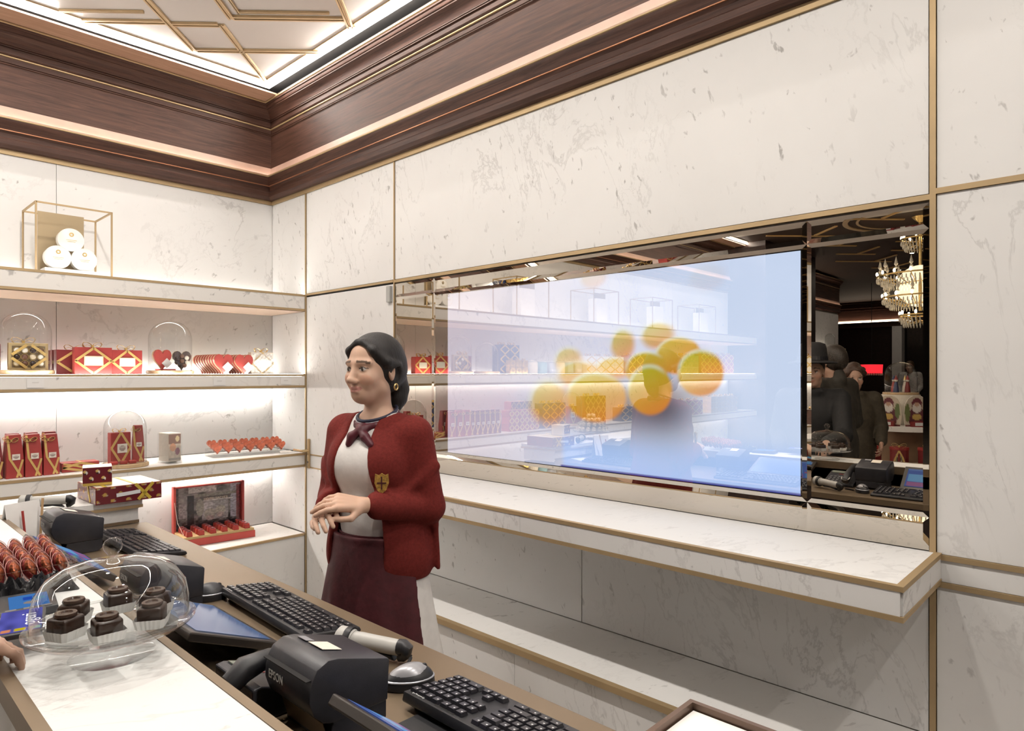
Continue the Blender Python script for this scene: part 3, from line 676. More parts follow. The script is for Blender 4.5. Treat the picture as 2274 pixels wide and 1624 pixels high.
# --- topmost shelf: wire frame with a bronze plate and three white tins
def wire_frame(label, x, w=.34, plate=True, d=.30, h=.36, group='brass wire frames on the top shelf'):
    t = thing('wire_frame', label, 'display frame', (x, 4.20, S1), 0, group); r = .004
    for sx in (-1,1):
        for sy in (-1,1): MB().box(sx*w/2-r,sy*d/2-r,0,sx*w/2+r,sy*d/2+r,h).build('post', BRASS, t)
        MB().box(sx*w/2-r,-d/2,h-2*r,sx*w/2+r,d/2,h).build('rail', BRASS, t)
    for sy in (-1,1): MB().box(-w/2,sy*d/2-r,h-2*r,w/2,sy*d/2+r,h).build('rail', BRASS, t)
    if plate: MB().box(-w/2+.035,-.004,.0,-w/2+.245,.0,h-.02).build('back_plate', BRONZE_P, t)
    return t
wire_frame('brass wire frame with bronze plate around three round white tins', .95)
tag(MB().box(.82,4.06,S1,1.07,4.16,S1+.030).build('plinth', WHITEP), 'low white plinth under the three round white tins', 'plinth')
def round_tin(label, x, z, y=4.10):
    t = thing('round_tin', label, 'tin', (x, y, z), 0, 'round white tins'); M_ = Matrix.Rotation(R(90),4,'X'); r = .058
    MB().lathe([(.0001,-.03),(r-.004,-.03),(r,-.026),(r,.008),(r+.002,.010),(r+.002,.022),(r-.008,.030),(.0001,.031)],36).xf(M_).build('tin_body', mat('white_tin',(.84,.81,.75),.35), t, smooth=40)
    MB().lathe([(.006,.031),(.011,.031),(.011,.0325),(.006,.0325)],14,closed=True).xf(M_).build('emblem', GOLDF, t).location = (0,0,.026)
    MB().box(-.024,-.0316,-.004,.024,-.0312,-.002).box(-.018,-.0316,-.012,.018,-.0312,-.010).build('lettering', GOLDF, t)
round_tin('upper round white tin resting on two others inside the wire frame', .938, S1+.030+.058+.100)
round_tin('lower left round white tin beside the bronze plate', .880, S1+.030+.0605); round_tin('lower right round white tin nearest the frame post', .998, S1+.030+.0605)
for k, (x, lb) in enumerate(((-.13,'brass wire frame around a white box, nearest in the mirror'),(-1.28,'brass wire frame around a white box, second in the mirror'),(-2.4,'brass wire frame around a white box, third in the mirror'),(-3.5,'brass wire frame around a white box, farthest in the mirror'))):
    wire_frame(lb, x, .44)
    tag(MB().cbox(x+.06,4.115,S1,.19,.11,.26).build('white_box', WHITEP, bevel=.003), lb.replace('brass wire frame around a white box', 'tall white box inside the wire frame'), 'box', 'white boxes in the frames')
# --- second shelf
Z2 = S2
glass_dome('glass dome on a pale wood base over the window box of pralines', (.745,4.10,Z2), .112, .318, WOODB)
def praline_box(label, loc, w=.165, d=.03, h=.135):
    t = thing('praline_box', label, 'box', loc)
    MB().cbox(0,0,0,w,d,h).build('carton', mat('pale_gold_card',(.55,.42,.22),.4,.4), t, bevel=.002)
    MB().cbox(0,-d/2-.0004,.012,w*.84,.001,h*.80).build('window', mat('window_dark',(.20,.14,.08),.3), t)
    cm = [CHOC, mat('milk_chocolate',(.16,.075,.045),.35), CREAM, mat('white_chocolate',(.72,.60,.42),.4)]
    seqs = [2,2,0,1, 0,1,3,2, 3,1,0,2]
    for i in range(12):
        x = (-1.5+i%4)*.033; z = .032+(2-i//4)*.033; p = MB().sphere((0,0,0), .0135, 12, 8, (1,.45,1)).build('praline', cm[seqs[i]], t, smooth=60, loc=(x,-d/2-.003,z))
        MB().lathe([(.0145,0),(.0165,0),(.0165,.003),(.0145,.003)],14,closed=True).xf(Matrix.Rotation(R(90),4,'X')).build('paper_cup', GOLDF, p)
    mb = MB(); y = -d/2-.010; c = [(0,y,h-.002),(w/2-.002,y,h/2),(0,y,.002),(-w/2+.002,y,h/2)]
    for i in range(4):
        a, b = Vector(c[i]), Vector(c[(i+1)%4]); a2, b2 = a.lerp(b,.12), a.lerp(b,.88)
        mb.strip([a2,b2], Vector((0,1,0)).cross(b-a), .013)
    mb.build('ribbon', RIB, t); bow_mb(MB(), (-.02,0,h+.003), .05).build('bow', RIB, t, smooth=50)
    return t
praline_box('window box of twelve round pralines with gold ribbon under the glass dome', (.752,4.075,Z2+.0225))
gift_box('wine-red ribboned box half hidden behind the left glass dome', (.585,4.22,Z2), .15,.05,.155, WINE)
for k in range(3): gift_box('narrow red ribboned box standing left of the big red gift box', (.965,4.14+k*.085,Z2), .17,.06,.130, WINE, card=False, bow=(k==0), group='red ribboned boxes behind one another')
gift_box('larger bright red gift box with gold ribbon and blank cream label', (1.022,4.025,Z2), .172,.05,.142, REDC)
gift_box('smaller bright red gift box with gold ribbon right of the larger one', (1.186,4.040,Z2), .150,.05,.132, REDC)
glass_dome('glass dome on a brass-coloured base over two heart boxes', (1.437,4.10,Z2), .114, .312, WOODB)
heart_tin('red heart tin tilted under the glass dome', (1.382,4.06,Z2+.0225), .105,.118,.026, R(8))
heart_tin('open heart box full of chocolates under the glass dome', (1.490,4.07,Z2+.0225), .105,.112,.026, R(-6), card=False, clear=True)
tag(MB().cbox(1.385,4.028,Z2+.0225,.11,.012,.008).build('ribbon_bar', REDF), 'short red foil chocolate bar lying under the glass dome', 'chocolate bar')
for k in range(9):
    heart_tin('front red heart tin of the longer leaning row, white diamond label' if k==0 else 'red heart tin in the longer leaning row behind the front one', (1.703,4.00+.038*k,Z2), group=None if k==0 else 'heart tins in the longer row', card=k<2)
for k in range(6):
    heart_tin('front red heart tin of the shorter row beside the stamp-patterned box' if k==0 else 'red heart tin in the shorter row behind its front one', (1.830,4.00+.038*k,Z2), group=None if k==0 else 'heart tins in the shorter row', card=k<2)
def stamps(u, v):
    c = np.ones((len(u),3))*np.array([.62,.58,.52]); n1 = vnoise(u,v,16,5); c *= (.55+.7*n1)[:,None]; c[(np.abs(v-.62)<.03)|(np.abs(v-.38)<.025)] = (.78,.75,.70); e = ((u-.5)/.32)**2+((v-.42)/.14)**2; c[e<1] = (.74,.70,.64); return np.clip(c,0,1)
t = gift_box('cream box printed with little pictures and a gold ribbon bow', (1.972,4.075,Z2), .150,.045,.138, CREAM, card=False, rotz=R(2))
print_plate('picture_front', .140,.126, 40,36, stamps, PRINT, t, loc=(0,-.0235,.006))
for x, lb in ((.76,'small price card on the shelf edge below the praline dome'),(1.66,'small price card on the shelf edge below the heart tins'),(2.08,'small price card on the shelf edge nearest the door')):
    print_c = print_plate('price_card', .070,.046, 16,10, lambda u,v: np.where(((np.abs(v-.55)<.06)&(np.abs(u-.5)<.22))[:,None], np.array([.66,.64,.62]), np.array([.84,.82,.80])), PRINT, None, loc=(x,YF-.0028,1.428)); tag(print_c, lb, 'price card', 'price cards on the shelf edge')
# goods further along this shelf, seen in the mirror
def stack(label, x, z, cols, rows, w, d, h, m, y=4.12, n=1, group='ribboned boxes further along the shelves', bow=True):
    for r in range(rows):
        for c in range(cols): gift_box(label, (x-c*(w+.006), y, z+r*(h+.001)), w, d, h, m, card=False, bow=bow and r==rows-1, n=n, group=group)
glass_dome('glass dome at the end of the shelf, left of the navy boxes in the mirror', (.430,4.085,Z2), .10, .27, WOODB)
stack('navy box with gold bows in the tall stack on the middle shelf', .22,Z2,2,3,.12,.10,.085,NAVY)
stack('small gold ribboned parcel heaped before the navy boxes', .20,Z2,3,2,.075,.05,.06,GOLDF,y=4.02)
def jar(label, x, y, z, r, h, m, lidm, group='jars along the shelf'):
    t = thing('storage_jar', label, 'jar', (x,y,z), 0, group)
    MB().lathe([(.0001,0),(r*.9,0),(r,.01),(r,h*.8),(r*.85,h*.86),(.0001,h*.86)],20).build('jar_body', m, t, smooth=40)
    MB().lathe([(.0001,h*.86),(r*.95,h*.86),(r*.95,h*.93),(r*.3,h*.96),(r*.16,h),(.0001,h)],20).build('lid', lidm, t, smooth=40)
    return t
for k in range(7): jar('pale tin jar with a small lid between the shelf boxes', -.06-.135*k, 4.12, Z2, .052, .13, [mat('pale_tin',(.55,.56,.60),.35,.3), CREAM, mat('teal_tin',(.25,.38,.42),.4)][k%3], GREYP)
stack('cream and gold parcel on the middle shelf past the jars', -1.05,Z2,4,2,.16,.10,.09,CREAM)
stack('wine-red parcel on the middle shelf past the jars', -1.80,Z2,5,2,.15,.10,.10,WINE)
stack('gold parcel near the far end of the middle shelf', -2.65,Z2,5,3,.14,.10,.075,GOLDF)
stack('red parcel near the far end of the middle shelf', -3.45,Z2,6,3,.15,.10,.085,REDC)
# --- third shelf
Z3 = S3
choc_bag('red ribboned bag nearest the silver sweets, leftmost of the front three', (.690,4.070,Z3), .072,.06,.215, REDC, R(6))
choc_bag('red ribboned bag in the middle of the front three', (.768,4.072,Z3), .072,.06,.213, REDC, R(4)); choc_bag('red ribboned bag on the right of the front three', (.846,4.080,Z3), .070,.06,.208, REDC, R(2))
for k in range(3): choc_bag('red ribboned bag in the row behind the front three', (.700+.078*k,4.155,Z3), .070,.055,.215, WINE, R(3), 'red bags in the second row')
for k in range(6): choc_bag('dark red ribboned bag in the row seen at the mirror edge', (.612-.060*k,4.10,Z3), .054,.10,.205, WINE, R(10), 'dark red bags in a row')
t = gift_box('flat red ribboned box lying beside the red bags', (.985,4.13,Z3), .17,.09,.048, REDC, card=False, bow=False); MB().strip([(-.08,-.046,.044),(-.02,-.047,.03),(.05,-.047,.004)],(0,0,1),.010).build('ribbon', RIB, t)
glass_dome('glass dome on a pale wood base over two red bags', (1.205,4.115,Z3), .105, .315, WOODB)
def big_bag(label, loc, w, d, h, rotz):
    t = thing('gift_bag', label, 'bag', loc, rotz); MB().cbox(0,0,0,w,d,h).build('bag_body', REDC, t, bevel=.002)
    mb = MB(); y = -d/2-.0012; c = [(0,y,h),(w/2-.002,y,h/2),(0,y,0),(-w/2+.002,y,h/2)]
    for i in range(4): mb.strip([c[i],c[(i+1)%4]], Vector((0,1,0)).cross(Vector(c[(i+1)%4])-Vector(c[i])), .012)
    mb.build('ribbon', RIB, t); bow_mb(MB(), (0,0,h+.003), .035).build('bow', RIB, t, smooth=50)
    print_plate('picture_label', w*.5,w*.5,14,14,cake_pic,PRINT,t,loc=(w*.06,-d/2-.0026,h*.34)); return t
big_bag('wide red ribboned bag with cake picture under the glass dome', (1.174,4.112,Z3+.0225), .100,.05,.170, R(4))
choc_bag('slim red ribboned bag with cake picture under the glass dome', (1.268,4.112,Z3+.0225), .058,.05,.205, REDC, R(-10))
for k in range(3): tag(MB().cbox(1.13+.045*k,4.045,Z3+.0225,.036,.026,.018).build('wrapped_sweet', REDF, bevel=.004), 'small red wrapped sweet lying in front of the domed bags', 'sweet', 'sweets under the dome')
def bright_pic(u, v):
    c = np.ones((len(u),3))*np.array([.72,.62,.52]); n1 = vnoise(u,v,8,9); c *= (.8+.3*n1)[:,None]; c[(v>.62)] = (.34,.22,.18); c[((u-.72)/.16)**2+((v-.82)/.12)**2<1] = (.85,.72,.45)
    c[((u-.35)/.26)**2+((v-.5)/.15)**2<1] = (.75,.42,.28); c[((u-.72)/.2)**2+((v-.34)/.14)**2<1] = (.36,.20,.24); c[(v<.10)] = (.42,.38,.35); return c
t = thing('card_box', 'clear acrylic rack of picture-printed boxes on the third shelf', 'display rack', (1.435,4.105,Z3), R(8))
MB().cbox(0,0,.012,.072,.11,.162).build('carton_stack', CREAM, t, bevel=.002); print_plate('picture_front', .070,.150,22,40,bright_pic,PRINTG,t,loc=(0,-.0562,.018))
MB().cbox(0,-.060,0,.078,.003,.10).cbox(-.040,0,0,.003,.12,.17).cbox(.040,0,0,.003,.12,.17).cbox(0,0,.006,.078,.12,.003).build('acrylic_rack', ACRYL, t)
t = thing('heart_rack', 'clear stepped acrylic rack holding foil hearts', 'display rack', (1.93,4.17,Z3), R(-6))
for j in range(3): MB().box(-.235,-.085+j*.058,0,.235,-.030+j*.058,.022+.012*j).build('acrylic_step', ACRYL, t)
HF = mat('copper_red_foil', (.60,.17,.10), .25, .65, .35, 60., bump=.3, bscale=120)
for i in range(7):
    for j in range(3):
        lx, ly = (-.20+.067*i, -.06+.058*j); cs, sn = math.cos(R(-6)), math.sin(R(-6))
        o = heart_mb(.056,.054,.022).build('foil_heart', HF, None, bevel=.007, bseg=2, loc=(1.93+lx*cs-ly*sn, 4.17+lx*sn+ly*cs, Z3+.0225+.012*j), rot=(R(-18),0,R(-6+(i*37+j*11)%9-4)))
        tag(o, 'copper-red foil chocolate heart on the front step of the clear rack' if j==0 else 'copper-red foil chocolate heart on a back step of the clear rack', 'chocolate', 'foil hearts on the front step' if j==0 else 'foil hearts on the back steps')
tag(print_plate('price_card', .075,.018,6,4,lambda u,v: np.ones((len(u),3))*np.array([.82,.76,.70]), PRINT, None, loc=(2.12,4.03,Z3+.006), rot=(R(-60),0,0)), 'small price strip lying in front of the foil hearts', 'price card')
stack('red and gold striped box in the low stack on the third shelf', .10,Z3,3,3,.13,.10,.062,REDC,n=2,bow=False)
stack('wine-red box with gold crosses in the tall stack on the third shelf', -.06,Z3,2,3,.14,.09,.085,WINE,y=4.24,n=2,bow=False)
stack('navy box with gold bows in the stack on the third shelf', -.34,Z3,3,3,.11,.10,.078,NAVY)
glass_dome('glass dome beside the navy boxes on the third shelf', (-.78,4.12,Z3), .11, .33, WOODB)
big_bag('red ribboned bag under the dome beside the navy boxes', (-.78,4.12,Z3+.0225), .11,.05,.17, 0.)
stack('wine-red box with gold bows in the tall stack past the dome', -1.02,Z3,2,3,.17,.12,.095,WINE,n=2)
stack('dark brown gift box on the third shelf behind the oranges', -1.65,Z3,4,2,.15,.12,.075,mat('brown_card',(.07,.035,.025),.45))
stack('red parcel near the far end of the third shelf', -2.6,Z3,5,2,.17,.12,.09,REDC)
stack('gold parcel at the far end of the third shelf', -3.7,Z3,5,3,.15,.12,.07,GOLDF)
# --- lowest shelf
Z4 = S4+.0005
t = thing('chocolate_calendar', 'open red chocolate box with a photograph of a snowy hotel front in its lid', 'chocolate box', (1.745,4.235,Z4), R(-5))
W_, D_ = .430,.225
MB().cbox(0,0,0,W_,D_,.042).build('base_box', mat('salmon_red_card',(.50,.075,.06),.5), t, bevel=.002)
MB().cbox(0,0,.042,W_-.012,D_-.012,.014).build('gold_tray', mat('kraft_gold_card',(.60,.43,.20),.5), t)
ld = MB().box(-W_/2,D_/2,0.,W_/2,D_/2+.012,.335).build('lid', MATS['salmon_red_card'], t)
for sx in (-1,1): MB().box(sx*W_/2-.014 if sx>0 else sx*W_/2,D_/2-.030,.0425,sx*W_/2 if sx>0 else sx*W_/2+.014,D_/2,.335).build('lid_side', REDC if sx>0 else MATS['salmon_red_card'], ld)
MB().box(-W_/2,D_/2-.030,.325,W_/2,D_/2,.335).build('lid_side', REDC, ld)
def hotel(u, v):
    g = .02+.40*vnoise(u,v,10,2)**1.6*sstep(.05,.4,v)+.22*vnoise(u,v,34,4)**2; c = g[:,None]*np.array([1.,.93,.95])
    def put(mk, col): c[mk] = np.array(col)*(.45+1.0*vnoise(u,v,46,6)[mk])[:,None]
    put((u>.40)&(u<.80)&(v>.20)&(v<.62), (.42,.42,.45)); put((u>.42)&(u<.56)&(v>.30)&(v<.60), (.62,.62,.66)); put((u>.84)&(v>.2), (.45,.45,.55))
    put((u>.18)&(u<.28)&(v<.80), (.03,.025,.03)); put((u>.06)&(u<.17)&(v>.3)&(v<.62), (.40,.36,.38)); put((u<.05), (.09,.08,.09))
    put((v>.86)&(u>.2)&(u<.62), (.72,.70,.70)); put((v>.74)&(v<.82)&(u>.3)&(u<.98), (.30,.30,.27)); put((v>.70)&(v<.745)&(u>.38)&(u<.85), (.10,.09,.09))
    put((v>.635)&(v<.66)&(u>.42)&(u<.88), (.80,.80,.82))
    put(((u-.37)/.06)**2+((v-.50)/.2)**2<1, (.42,.42,.38)); put(((u-.52)/.09)**2+((v-.34)/.12)**2<1, (.50,.50,.46)); put(((u-.68)/.08)**2+((v-.40)/.11)**2<1, (.55,.55,.50))
    put(((u-.52)/.06)**2+((v-.24)/.06)**2<1, (.55,.46,.46)); put(((u-.68)/.06)**2+((v-.29)/.06)**2<1, (.58,.50,.50)); put((v<.14)&(u>.05), (.045,.035,.04)); put((u>.93)&(v<.95), (.20,.03,.04))
    return np.clip(c,0,1)
print_plate('lid_picture', W_-.030,.275,110,74,hotel,PRINTG,ld,loc=(0,D_/2-.001,.048))
text_mesh('sign_lettering','HOTEL SACHER',.021,mat('cream_print',(.80,.74,.60),.5),ld,loc=(.045,D_/2-.0025,.236),rot=(R(90),0,0))
MB().tube([(-W_/2+.006,D_/2-.03,.24),(-W_/2+.012,.04,.12),(-W_/2+.02,-.06,.06)],.0015,6).build('cord', CREAM, ld)
cs, sn = math.cos(R(-5)), math.sin(R(-5))
for i in range(6):
    for j in range(4):
        lx, ly = -.172+.0685*i, -.080+.050*j; a, b = .0175, .0145
        t = thing('chocolate_cube', 'red foil chocolate in the front row of the open box' if j==0 else 'red foil chocolate in the back rows of the open box', 'chocolate', (1.745+lx*cs-ly*sn, 4.235+lx*sn+ly*cs, Z4+.0565), R(-5), 'foil chocolates in the front row' if j==0 else 'foil chocolates in the back rows')
        MB().add([(-a,-a,0),(a,-a,0),(a,a,0),(-a,a,0),(-b,-b,.030),(b,-b,.030),(b,b,.030),(-b,b,.030)],[(0,3,2,1),(4,5,6,7),(0,1,5,4),(1,2,6,5),(2,3,7,6),(3,0,4,7)]).build('foil_body', REDF, t, bevel=.002)
        MB().lathe([(.0001,.030),(.0125,.030),(.0125,.034),(.0001,.0345)],16).build('seal', mat('dark_red_seal',(.16,.04,.045),.35), t)
gift_box('flat ribboned box lying on the low shelf, reflected at the mirror bottom', (.40,4.10,Z4), .34,.20,.05, WINE, card=False, bow=False, n=2)
tag(MB().cbox(-.10,4.10,Z4,.10,.10,.16).build('paper_bag', CREAM, bevel=.003), 'small cream paper bag on the low shelf', 'bag')
# ================================================================== ON THE COUNTER
ZT, ZL = .9005, 1.0003       # work top, marble ledge
# --- cake stand, its glass bell and six little cakes
CX, CY = .368, 1.325
t = thing('cake_stand', 'footed clear glass cake stand on the white marble ledge', 'cake stand', (CX,CY,ZL))
MB().lathe([(.0001,.0),(.066,.0),(.068,.002),(.064,.005),(.035,.010),(.016,.016),(.011,.022),(.010,.026)],40).build('foot', thin_glass('clear_foot',(.985,.99,.99),.02,7.), t, smooth=60)
MB().sphere((0,0,.034),.012,18,10).build('stem', GLASS, t, smooth=60)
MB().lathe([(.0001,.046),(.10,.047),(.126,.052),(.133,.058),(.134,.061),(.130,.060),(.122,.0545),(.0001,.0505)],48).build('plate', GLASS, t, smooth=60)
t = thing('cake_dome', 'clear glass bell with round knob over the chocolate cakes', 'cake dome', (CX,CY,ZL+.061))
MB().lathe([(.122,.0),(.1225,.030),(.117,.058),(.101,.082),(.074,.098),(.040,.106),(.014,.108),(.010,.110)],48).build('bell', GLASS, t, smooth=60)
MB().lathe([(.1195,.0),(.1245,.0),(.1245,.004),(.1195,.004)],48,closed=True).build('rim', GLASS, t, smooth=60)
MB().lathe([(.010,.110),(.007,.114),(.009,.119),(.0145,.126),(.016,.133),(.013,.141),(.006,.146),(.0001,.147)],24).build('knob', GLASS, t, smooth=60)
cake_lb = ['chocolate cake nearest the front of the glass bell','chocolate cake on the right side under the glass bell','chocolate cake at the back right under the glass bell','chocolate cake at the back under the glass bell','chocolate cake at the back left under the glass bell','chocolate cake on the left front under the glass bell']
for k in range(6):
    a = R(-112+60*k); x, y = CX+.074*math.cos(a), CY+.074*math.sin(a); s = .0205
    t = thing('chocolate_cake', cake_lb[k], 'cake', (x,y,ZL+.0545), a+R(20), 'chocolate cakes under the bell')
    MB().cbox(0,0,.002,2*s,2*s,.034).build('cake_body', CHOC, t, bevel=.005, bseg=3, smooth=50)
    MB().lathe([(.0001,.036),(.0165,.036),(.018,.039),(.0165,.0425),(.011,.0425),(.0095,.0405),(.0001,.0405)],20).build('seal', mat('glossy_chocolate',(.055,.028,.018),.2,0,.15,40.), t, smooth=50)
    vs, fs = [], []; n = 48
    for i in range(n):
        b = 2*PI*i/n; rr = min(1/abs(math.cos(b)+1e-9), 1/abs(math.sin(b)+1e-9), 1.28); jig = 1+.035*(i%2)
        vs += [(rr*s*1.05*math.cos(b)*jig, rr*s*1.05*math.sin(b)*jig, 0), (rr*s*1.22*math.cos(b)*jig, rr*s*1.22*math.sin(b)*jig, .017)]
    for i in range(n): j = (i+1)%n; fs.append((2*i,2*j,2*j+1,2*i+1))
    fs.append(tuple(2*i for i in range(n))[::-1]); MB().add(vs, fs).build('paper_cup', WHITEP, t)
# --- receipt printers
def printer(label, y, tagtext=False):
    """front (rounded, with lettering) faces the customers at -X"""
    t = thing('receipt_printer', label, 'printer', (.605, y, ZT)); w = .148
    low = [(.060,0),(.074,.010),(.074,.040),(-.030,.040),(-.036,.004),(-.034,0)]
    MB().prism(low,'y',-w/2+.004,w/2-.004).build('base', DGREY, t, bevel=.002)
    up = [(.074,.0405),(.078,.108),(.074,.112),(-.022,.141),(-.040,.143),(-.060,.134),(-.068,.120),(-.073,.104),(-.074,.085),(-.066,.062),(-.048,.045),(-.034,.0405)]
    MB().prism(up,'y',-w/2,w/2).build('housing', DGREY, t, bevel=.003, smooth=30)
    sh = R(-16.8)
    MB().box(.012,-.056,0,.052,.056,.0016).build('paper_slot_frame', BLACKP, t, bevel=.0005, loc=(.010,0,.1285), rot=(0,-sh*0+R(16.5),0))
    MB().box(.018,-.045,.0016,.034,.045,.0022).build('cutter', mat('steel_grey',(.25,.25,.26),.35,.6), t, loc=(.010,0,.1285), rot=(0,R(16.5),0))
    MB().box(-.022,-.030,0,.016,.016,.0006).build('sticker', CREAM, t, loc=(-.004,0,.1372), rot=(0,R(16.7),0))
    MB().box(-.012,.022,0,.004,.052,.0006).build('status_panel', mat('grey_label',(.30,.30,.32),.4), t, loc=(-.014,0,.1402), rot=(0,R(16.7),0))
    MB().box(-.0775,-w/2+.004,.118,-.066,w/2-.004,.1195).build('seam', BLACKV, t)
    MB().prism([(-.0345,.002),(-.0335,.002),(-.0455,.042),(-.0465,.042)],'y',-w/2+.008,w/2-.008).build('paper_flap', BRONZE, t)
    text_mesh('lettering','EPSON',.020,mat('silver_print',(.85,.85,.83),.5),t,loc=(-.0762,.030,.096),rot=(R(90),0,R(-90)),extrude=.0005,sx=.8)
    return t
printer('black receipt printer with cream sticker nearest the camera', 1.010); printer('black receipt printer half hidden behind the glass cake bell', 1.787); printer('black receipt printer at the far end under the wrapped parcels', 2.622)
# --- keyboards
KEY = MB().add([(-.0082,-.0082,0),(.0082,-.0082,0),(.0082,.0082,0),(-.0082,.0082,0),(-.0066,-.006,.006),(.0066,-.006,.006),(.0066,.0072,.006),(-.0066,.0072,.006)],[(0,3,2,1),(4,5,6,7),(0,1,5,4),(1,2,6,5),(2,3,7,6),(3,0,4,7)]).mesh('key', mat('black_keycap',(.022,.021,.026),.32,0,.12,60.))
KROWS = [(.056,[(-.2125,1)]+[(-.1745+.019*i,1) for i in range(4)]+[(-.089+.019*i,1) for i in range(4)]+[(-.0035+.019*i,1) for i in range(4)]+[(.094,1),(.113,1),(.132,1)]+[(.1555+.019*i,1) for i in range(4)]),
         (.032,[(-.2125+.019*i,1) for i in range(13)]+[(.0445,2.)]+[(.094+.019*i,1) for i in range(3)]+[(.1555+.019*i,1) for i in range(4)]),
         (.013,[(-.208,1.5)]+[(-.184+.019*i,1) for i in range(12)]+[(.0495,1.5)]+[(.094+.019*i,1) for i in range(3)]+[(.1555+.019*i,1) for i in range(4)]),
         (-.006,[(-.2055,1.75)]+[(-.179+.019*i,1) for i in range(12)]+[(.052,1.25)]+[(.1555+.019*i,1) for i in range(3)]+[(.2125,1)]),
         (-.025,[(-.210,1.25)]+[(-.188+.019*i,1) for i in range(11)]+[(.0345,2.7)]+[(.113,1)]+[(.1555+.019*i,1) for i in range(4)]),
         (-.044,[(-.210,1.25),(-.186,1.25),(-.162,1.25),(-.095,5.7),(-.029,1.25),(-.005,1.25),(.019,1.25),(.048,1.6),(.094,1),(.113,1),(.132,1),(.165,2.),(.1935,1),(.2125,1)])]
def keyboard(label, x, y, rotz=R(90), legends=False):
    t = thing('keyboard', label, 'keyboard', (x,y,ZT), rotz); W2, D2 = .2285, .0735
    poly = [(-D2,.004),(-D2+.004,.0),(D2-.004,.010),(D2,.014),(D2-.004,.030),(-D2+.004,.012)]
    MB().prism(poly,'x',-W2,W2).build('case', BLACKP, t, bevel=.0025, smooth=40)
    MB().box(-W2+.02,D2-.022,.0,-W2+.05,D2-.014,.012).build('foot', BLACKP, t); MB().box(W2-.05,D2-.022,.0,W2-.02,D2-.014,.012).build('foot', BLACKP, t)
    sl = math.atan2(.018, 2*D2-.008); z = lambda yy: .0125+(yy+D2-.004)*math.tan(sl)
    leg = MB()
    for yy, keys in KROWS:
        for kx, kw in keys:
            o = obj('key', KEY, t, (kx, yy-.004, z(yy-.004)), (sl,0,0)); o.scale = (kw if kw==1 else (kw*.019-.0026)/.0164,1,1)
            if legends: 
                p = Vector((kx-.0028,yy-.004,z(yy-.004))); nz = .0062
                leg.add([(p.x-.0014,p.y-.0018,p.z+nz-.0004),(p.x+.0018,p.y-.0018,p.z+nz-.0004),(p.x+.0018,p.y+.0022,p.z+nz+.0002),(p.x-.0014,p.y+.0022,p.z+nz+.0002)],[(0,1,2,3)])
    if legends: leg.build('key_legends', mat('white_print',(.78,.78,.78),.5), t)['kind'] = 'stuff'
    text_mesh('lettering','logitech',.0105,mat('white_print',(.78,.78,.78),.5),t,loc=(.196,D2-.0125,.0296),rot=(sl,0,0),extrude=.0002)
    MB().box(.10,D2-.014,0,.15,D2-.009,.0006).build('status_light_panel', BLACKV, t, loc=(0,0,.0288), rot=(0,0,0))
    return t
keyboard('black keyboard nearest the camera, lettering towards the customers', .800, .732, legends=True)
keyboard('black keyboard in the middle of the counter beside the tilted monitor', .812, 1.543, R(88), legends=True)
keyboard('black keyboard at the far end of the counter', .778, 2.515, R(91))
def mouse(label, x, y, rotz, top):
    t = thing('computer_mouse', label, 'mouse', (x,y,ZT), rotz)
    def blob(sc, zc, cut, nm, m):
        mb = MB().sphere((0,0,0),1,24,16); mb.v = [(p[0]*sc[0]*(1-.12*p[1]), p[1]*sc[1], max(p[2],cut)*sc[2]*(1-.18*p[1])+zc) for p in mb.v]; return mb.build(nm, m, t, smooth=60)
    blob((.031,.051,.034),.006,-.16,'body',BLACKP); blob((.0285,.046,.033),.0095,.30,'top_shell',top)
    blob((.0305,.0505,.006),.017,-.3,'side_band',mat('silver_trim',(.45,.46,.50),.3,.5))
    MB().sphere((0,-.030,.034),.006,12,8,(.5,1,1)).build('wheel', BLACKP, t, smooth=60)
mouse('silver-topped computer mouse beside the near receipt printer', .788, 1.020, R(62), mat('silver_mouse_shell',(.34,.34,.36),.3,.3))
mouse('black computer mouse beside the middle keyboard', .722, 1.800, R(70), DGREY)
# --- barcode scanners
def scanner(label, loc, rotz, tilt=0.):
    t = thing('barcode_scanner', label, 'scanner', loc, rotz); t.rotation_euler = (0, tilt, rotz); t.scale = (.86,.92,.92)
    MB().tube([(-.004,0,.034),(.02,0,.036),(.06,0,.035),(.10,0,.033),(.128,0,.032)],[.020,.0185,.0175,.018,.017],16).build('handle', mat('warm_grey_plastic',(.50,.49,.46),.4), t, smooth=60)
    MB().tube([(-.046,0,.036),(-.040,0,.036),(-.010,0,.035),(-.003,0,.034)],[.020,.0265,.0255,.022],20).build('head', MATS['warm_grey_plastic'], t, smooth=50)
    MB().tube([(-.020,0,.0355),(-.018,0,.0355),(-.006,0,.0345),(-.004,0,.0345)],[.0268,.0282,.0282,.0265],20).build('bumper', BLACKP, t, smooth=50)
    MB().tube([(.124,0,.034),(.136,0,.034),(.144,0,.030),(.142,0,.022),(.134,0,.014),(.124,0,.012)],[.018,.019,.018,.015,.012,.010],14).build('grip_end', BLACKP, t, smooth=60)
    MB().prism([(.012,.017),(.050,.019),(.105,.016),(.118,.004),(.075,.012),(.030,.010)],'y',-.010,.010).build('trigger', BLACKP, t, bevel=.003)
    return t
scanner('pale grey barcode scanner lying between the near printer and middle keyboard', (.795,1.215,ZT), R(-66))
scanner('pale grey barcode scanner lying on the end ledge before the wrapped parcels', (.560,2.965,.9958), R(-24))
cp = []
for i in range(90):
    a = i/89; c0 = Vector((.842,1.083,.918)).lerp(Vector((.800,1.055,.908)), a); cp.append(c0+Vector((math.cos(i*.9)*.0035,math.sin(i*.9)*.0035,math.cos(i*.9)*.0045)))
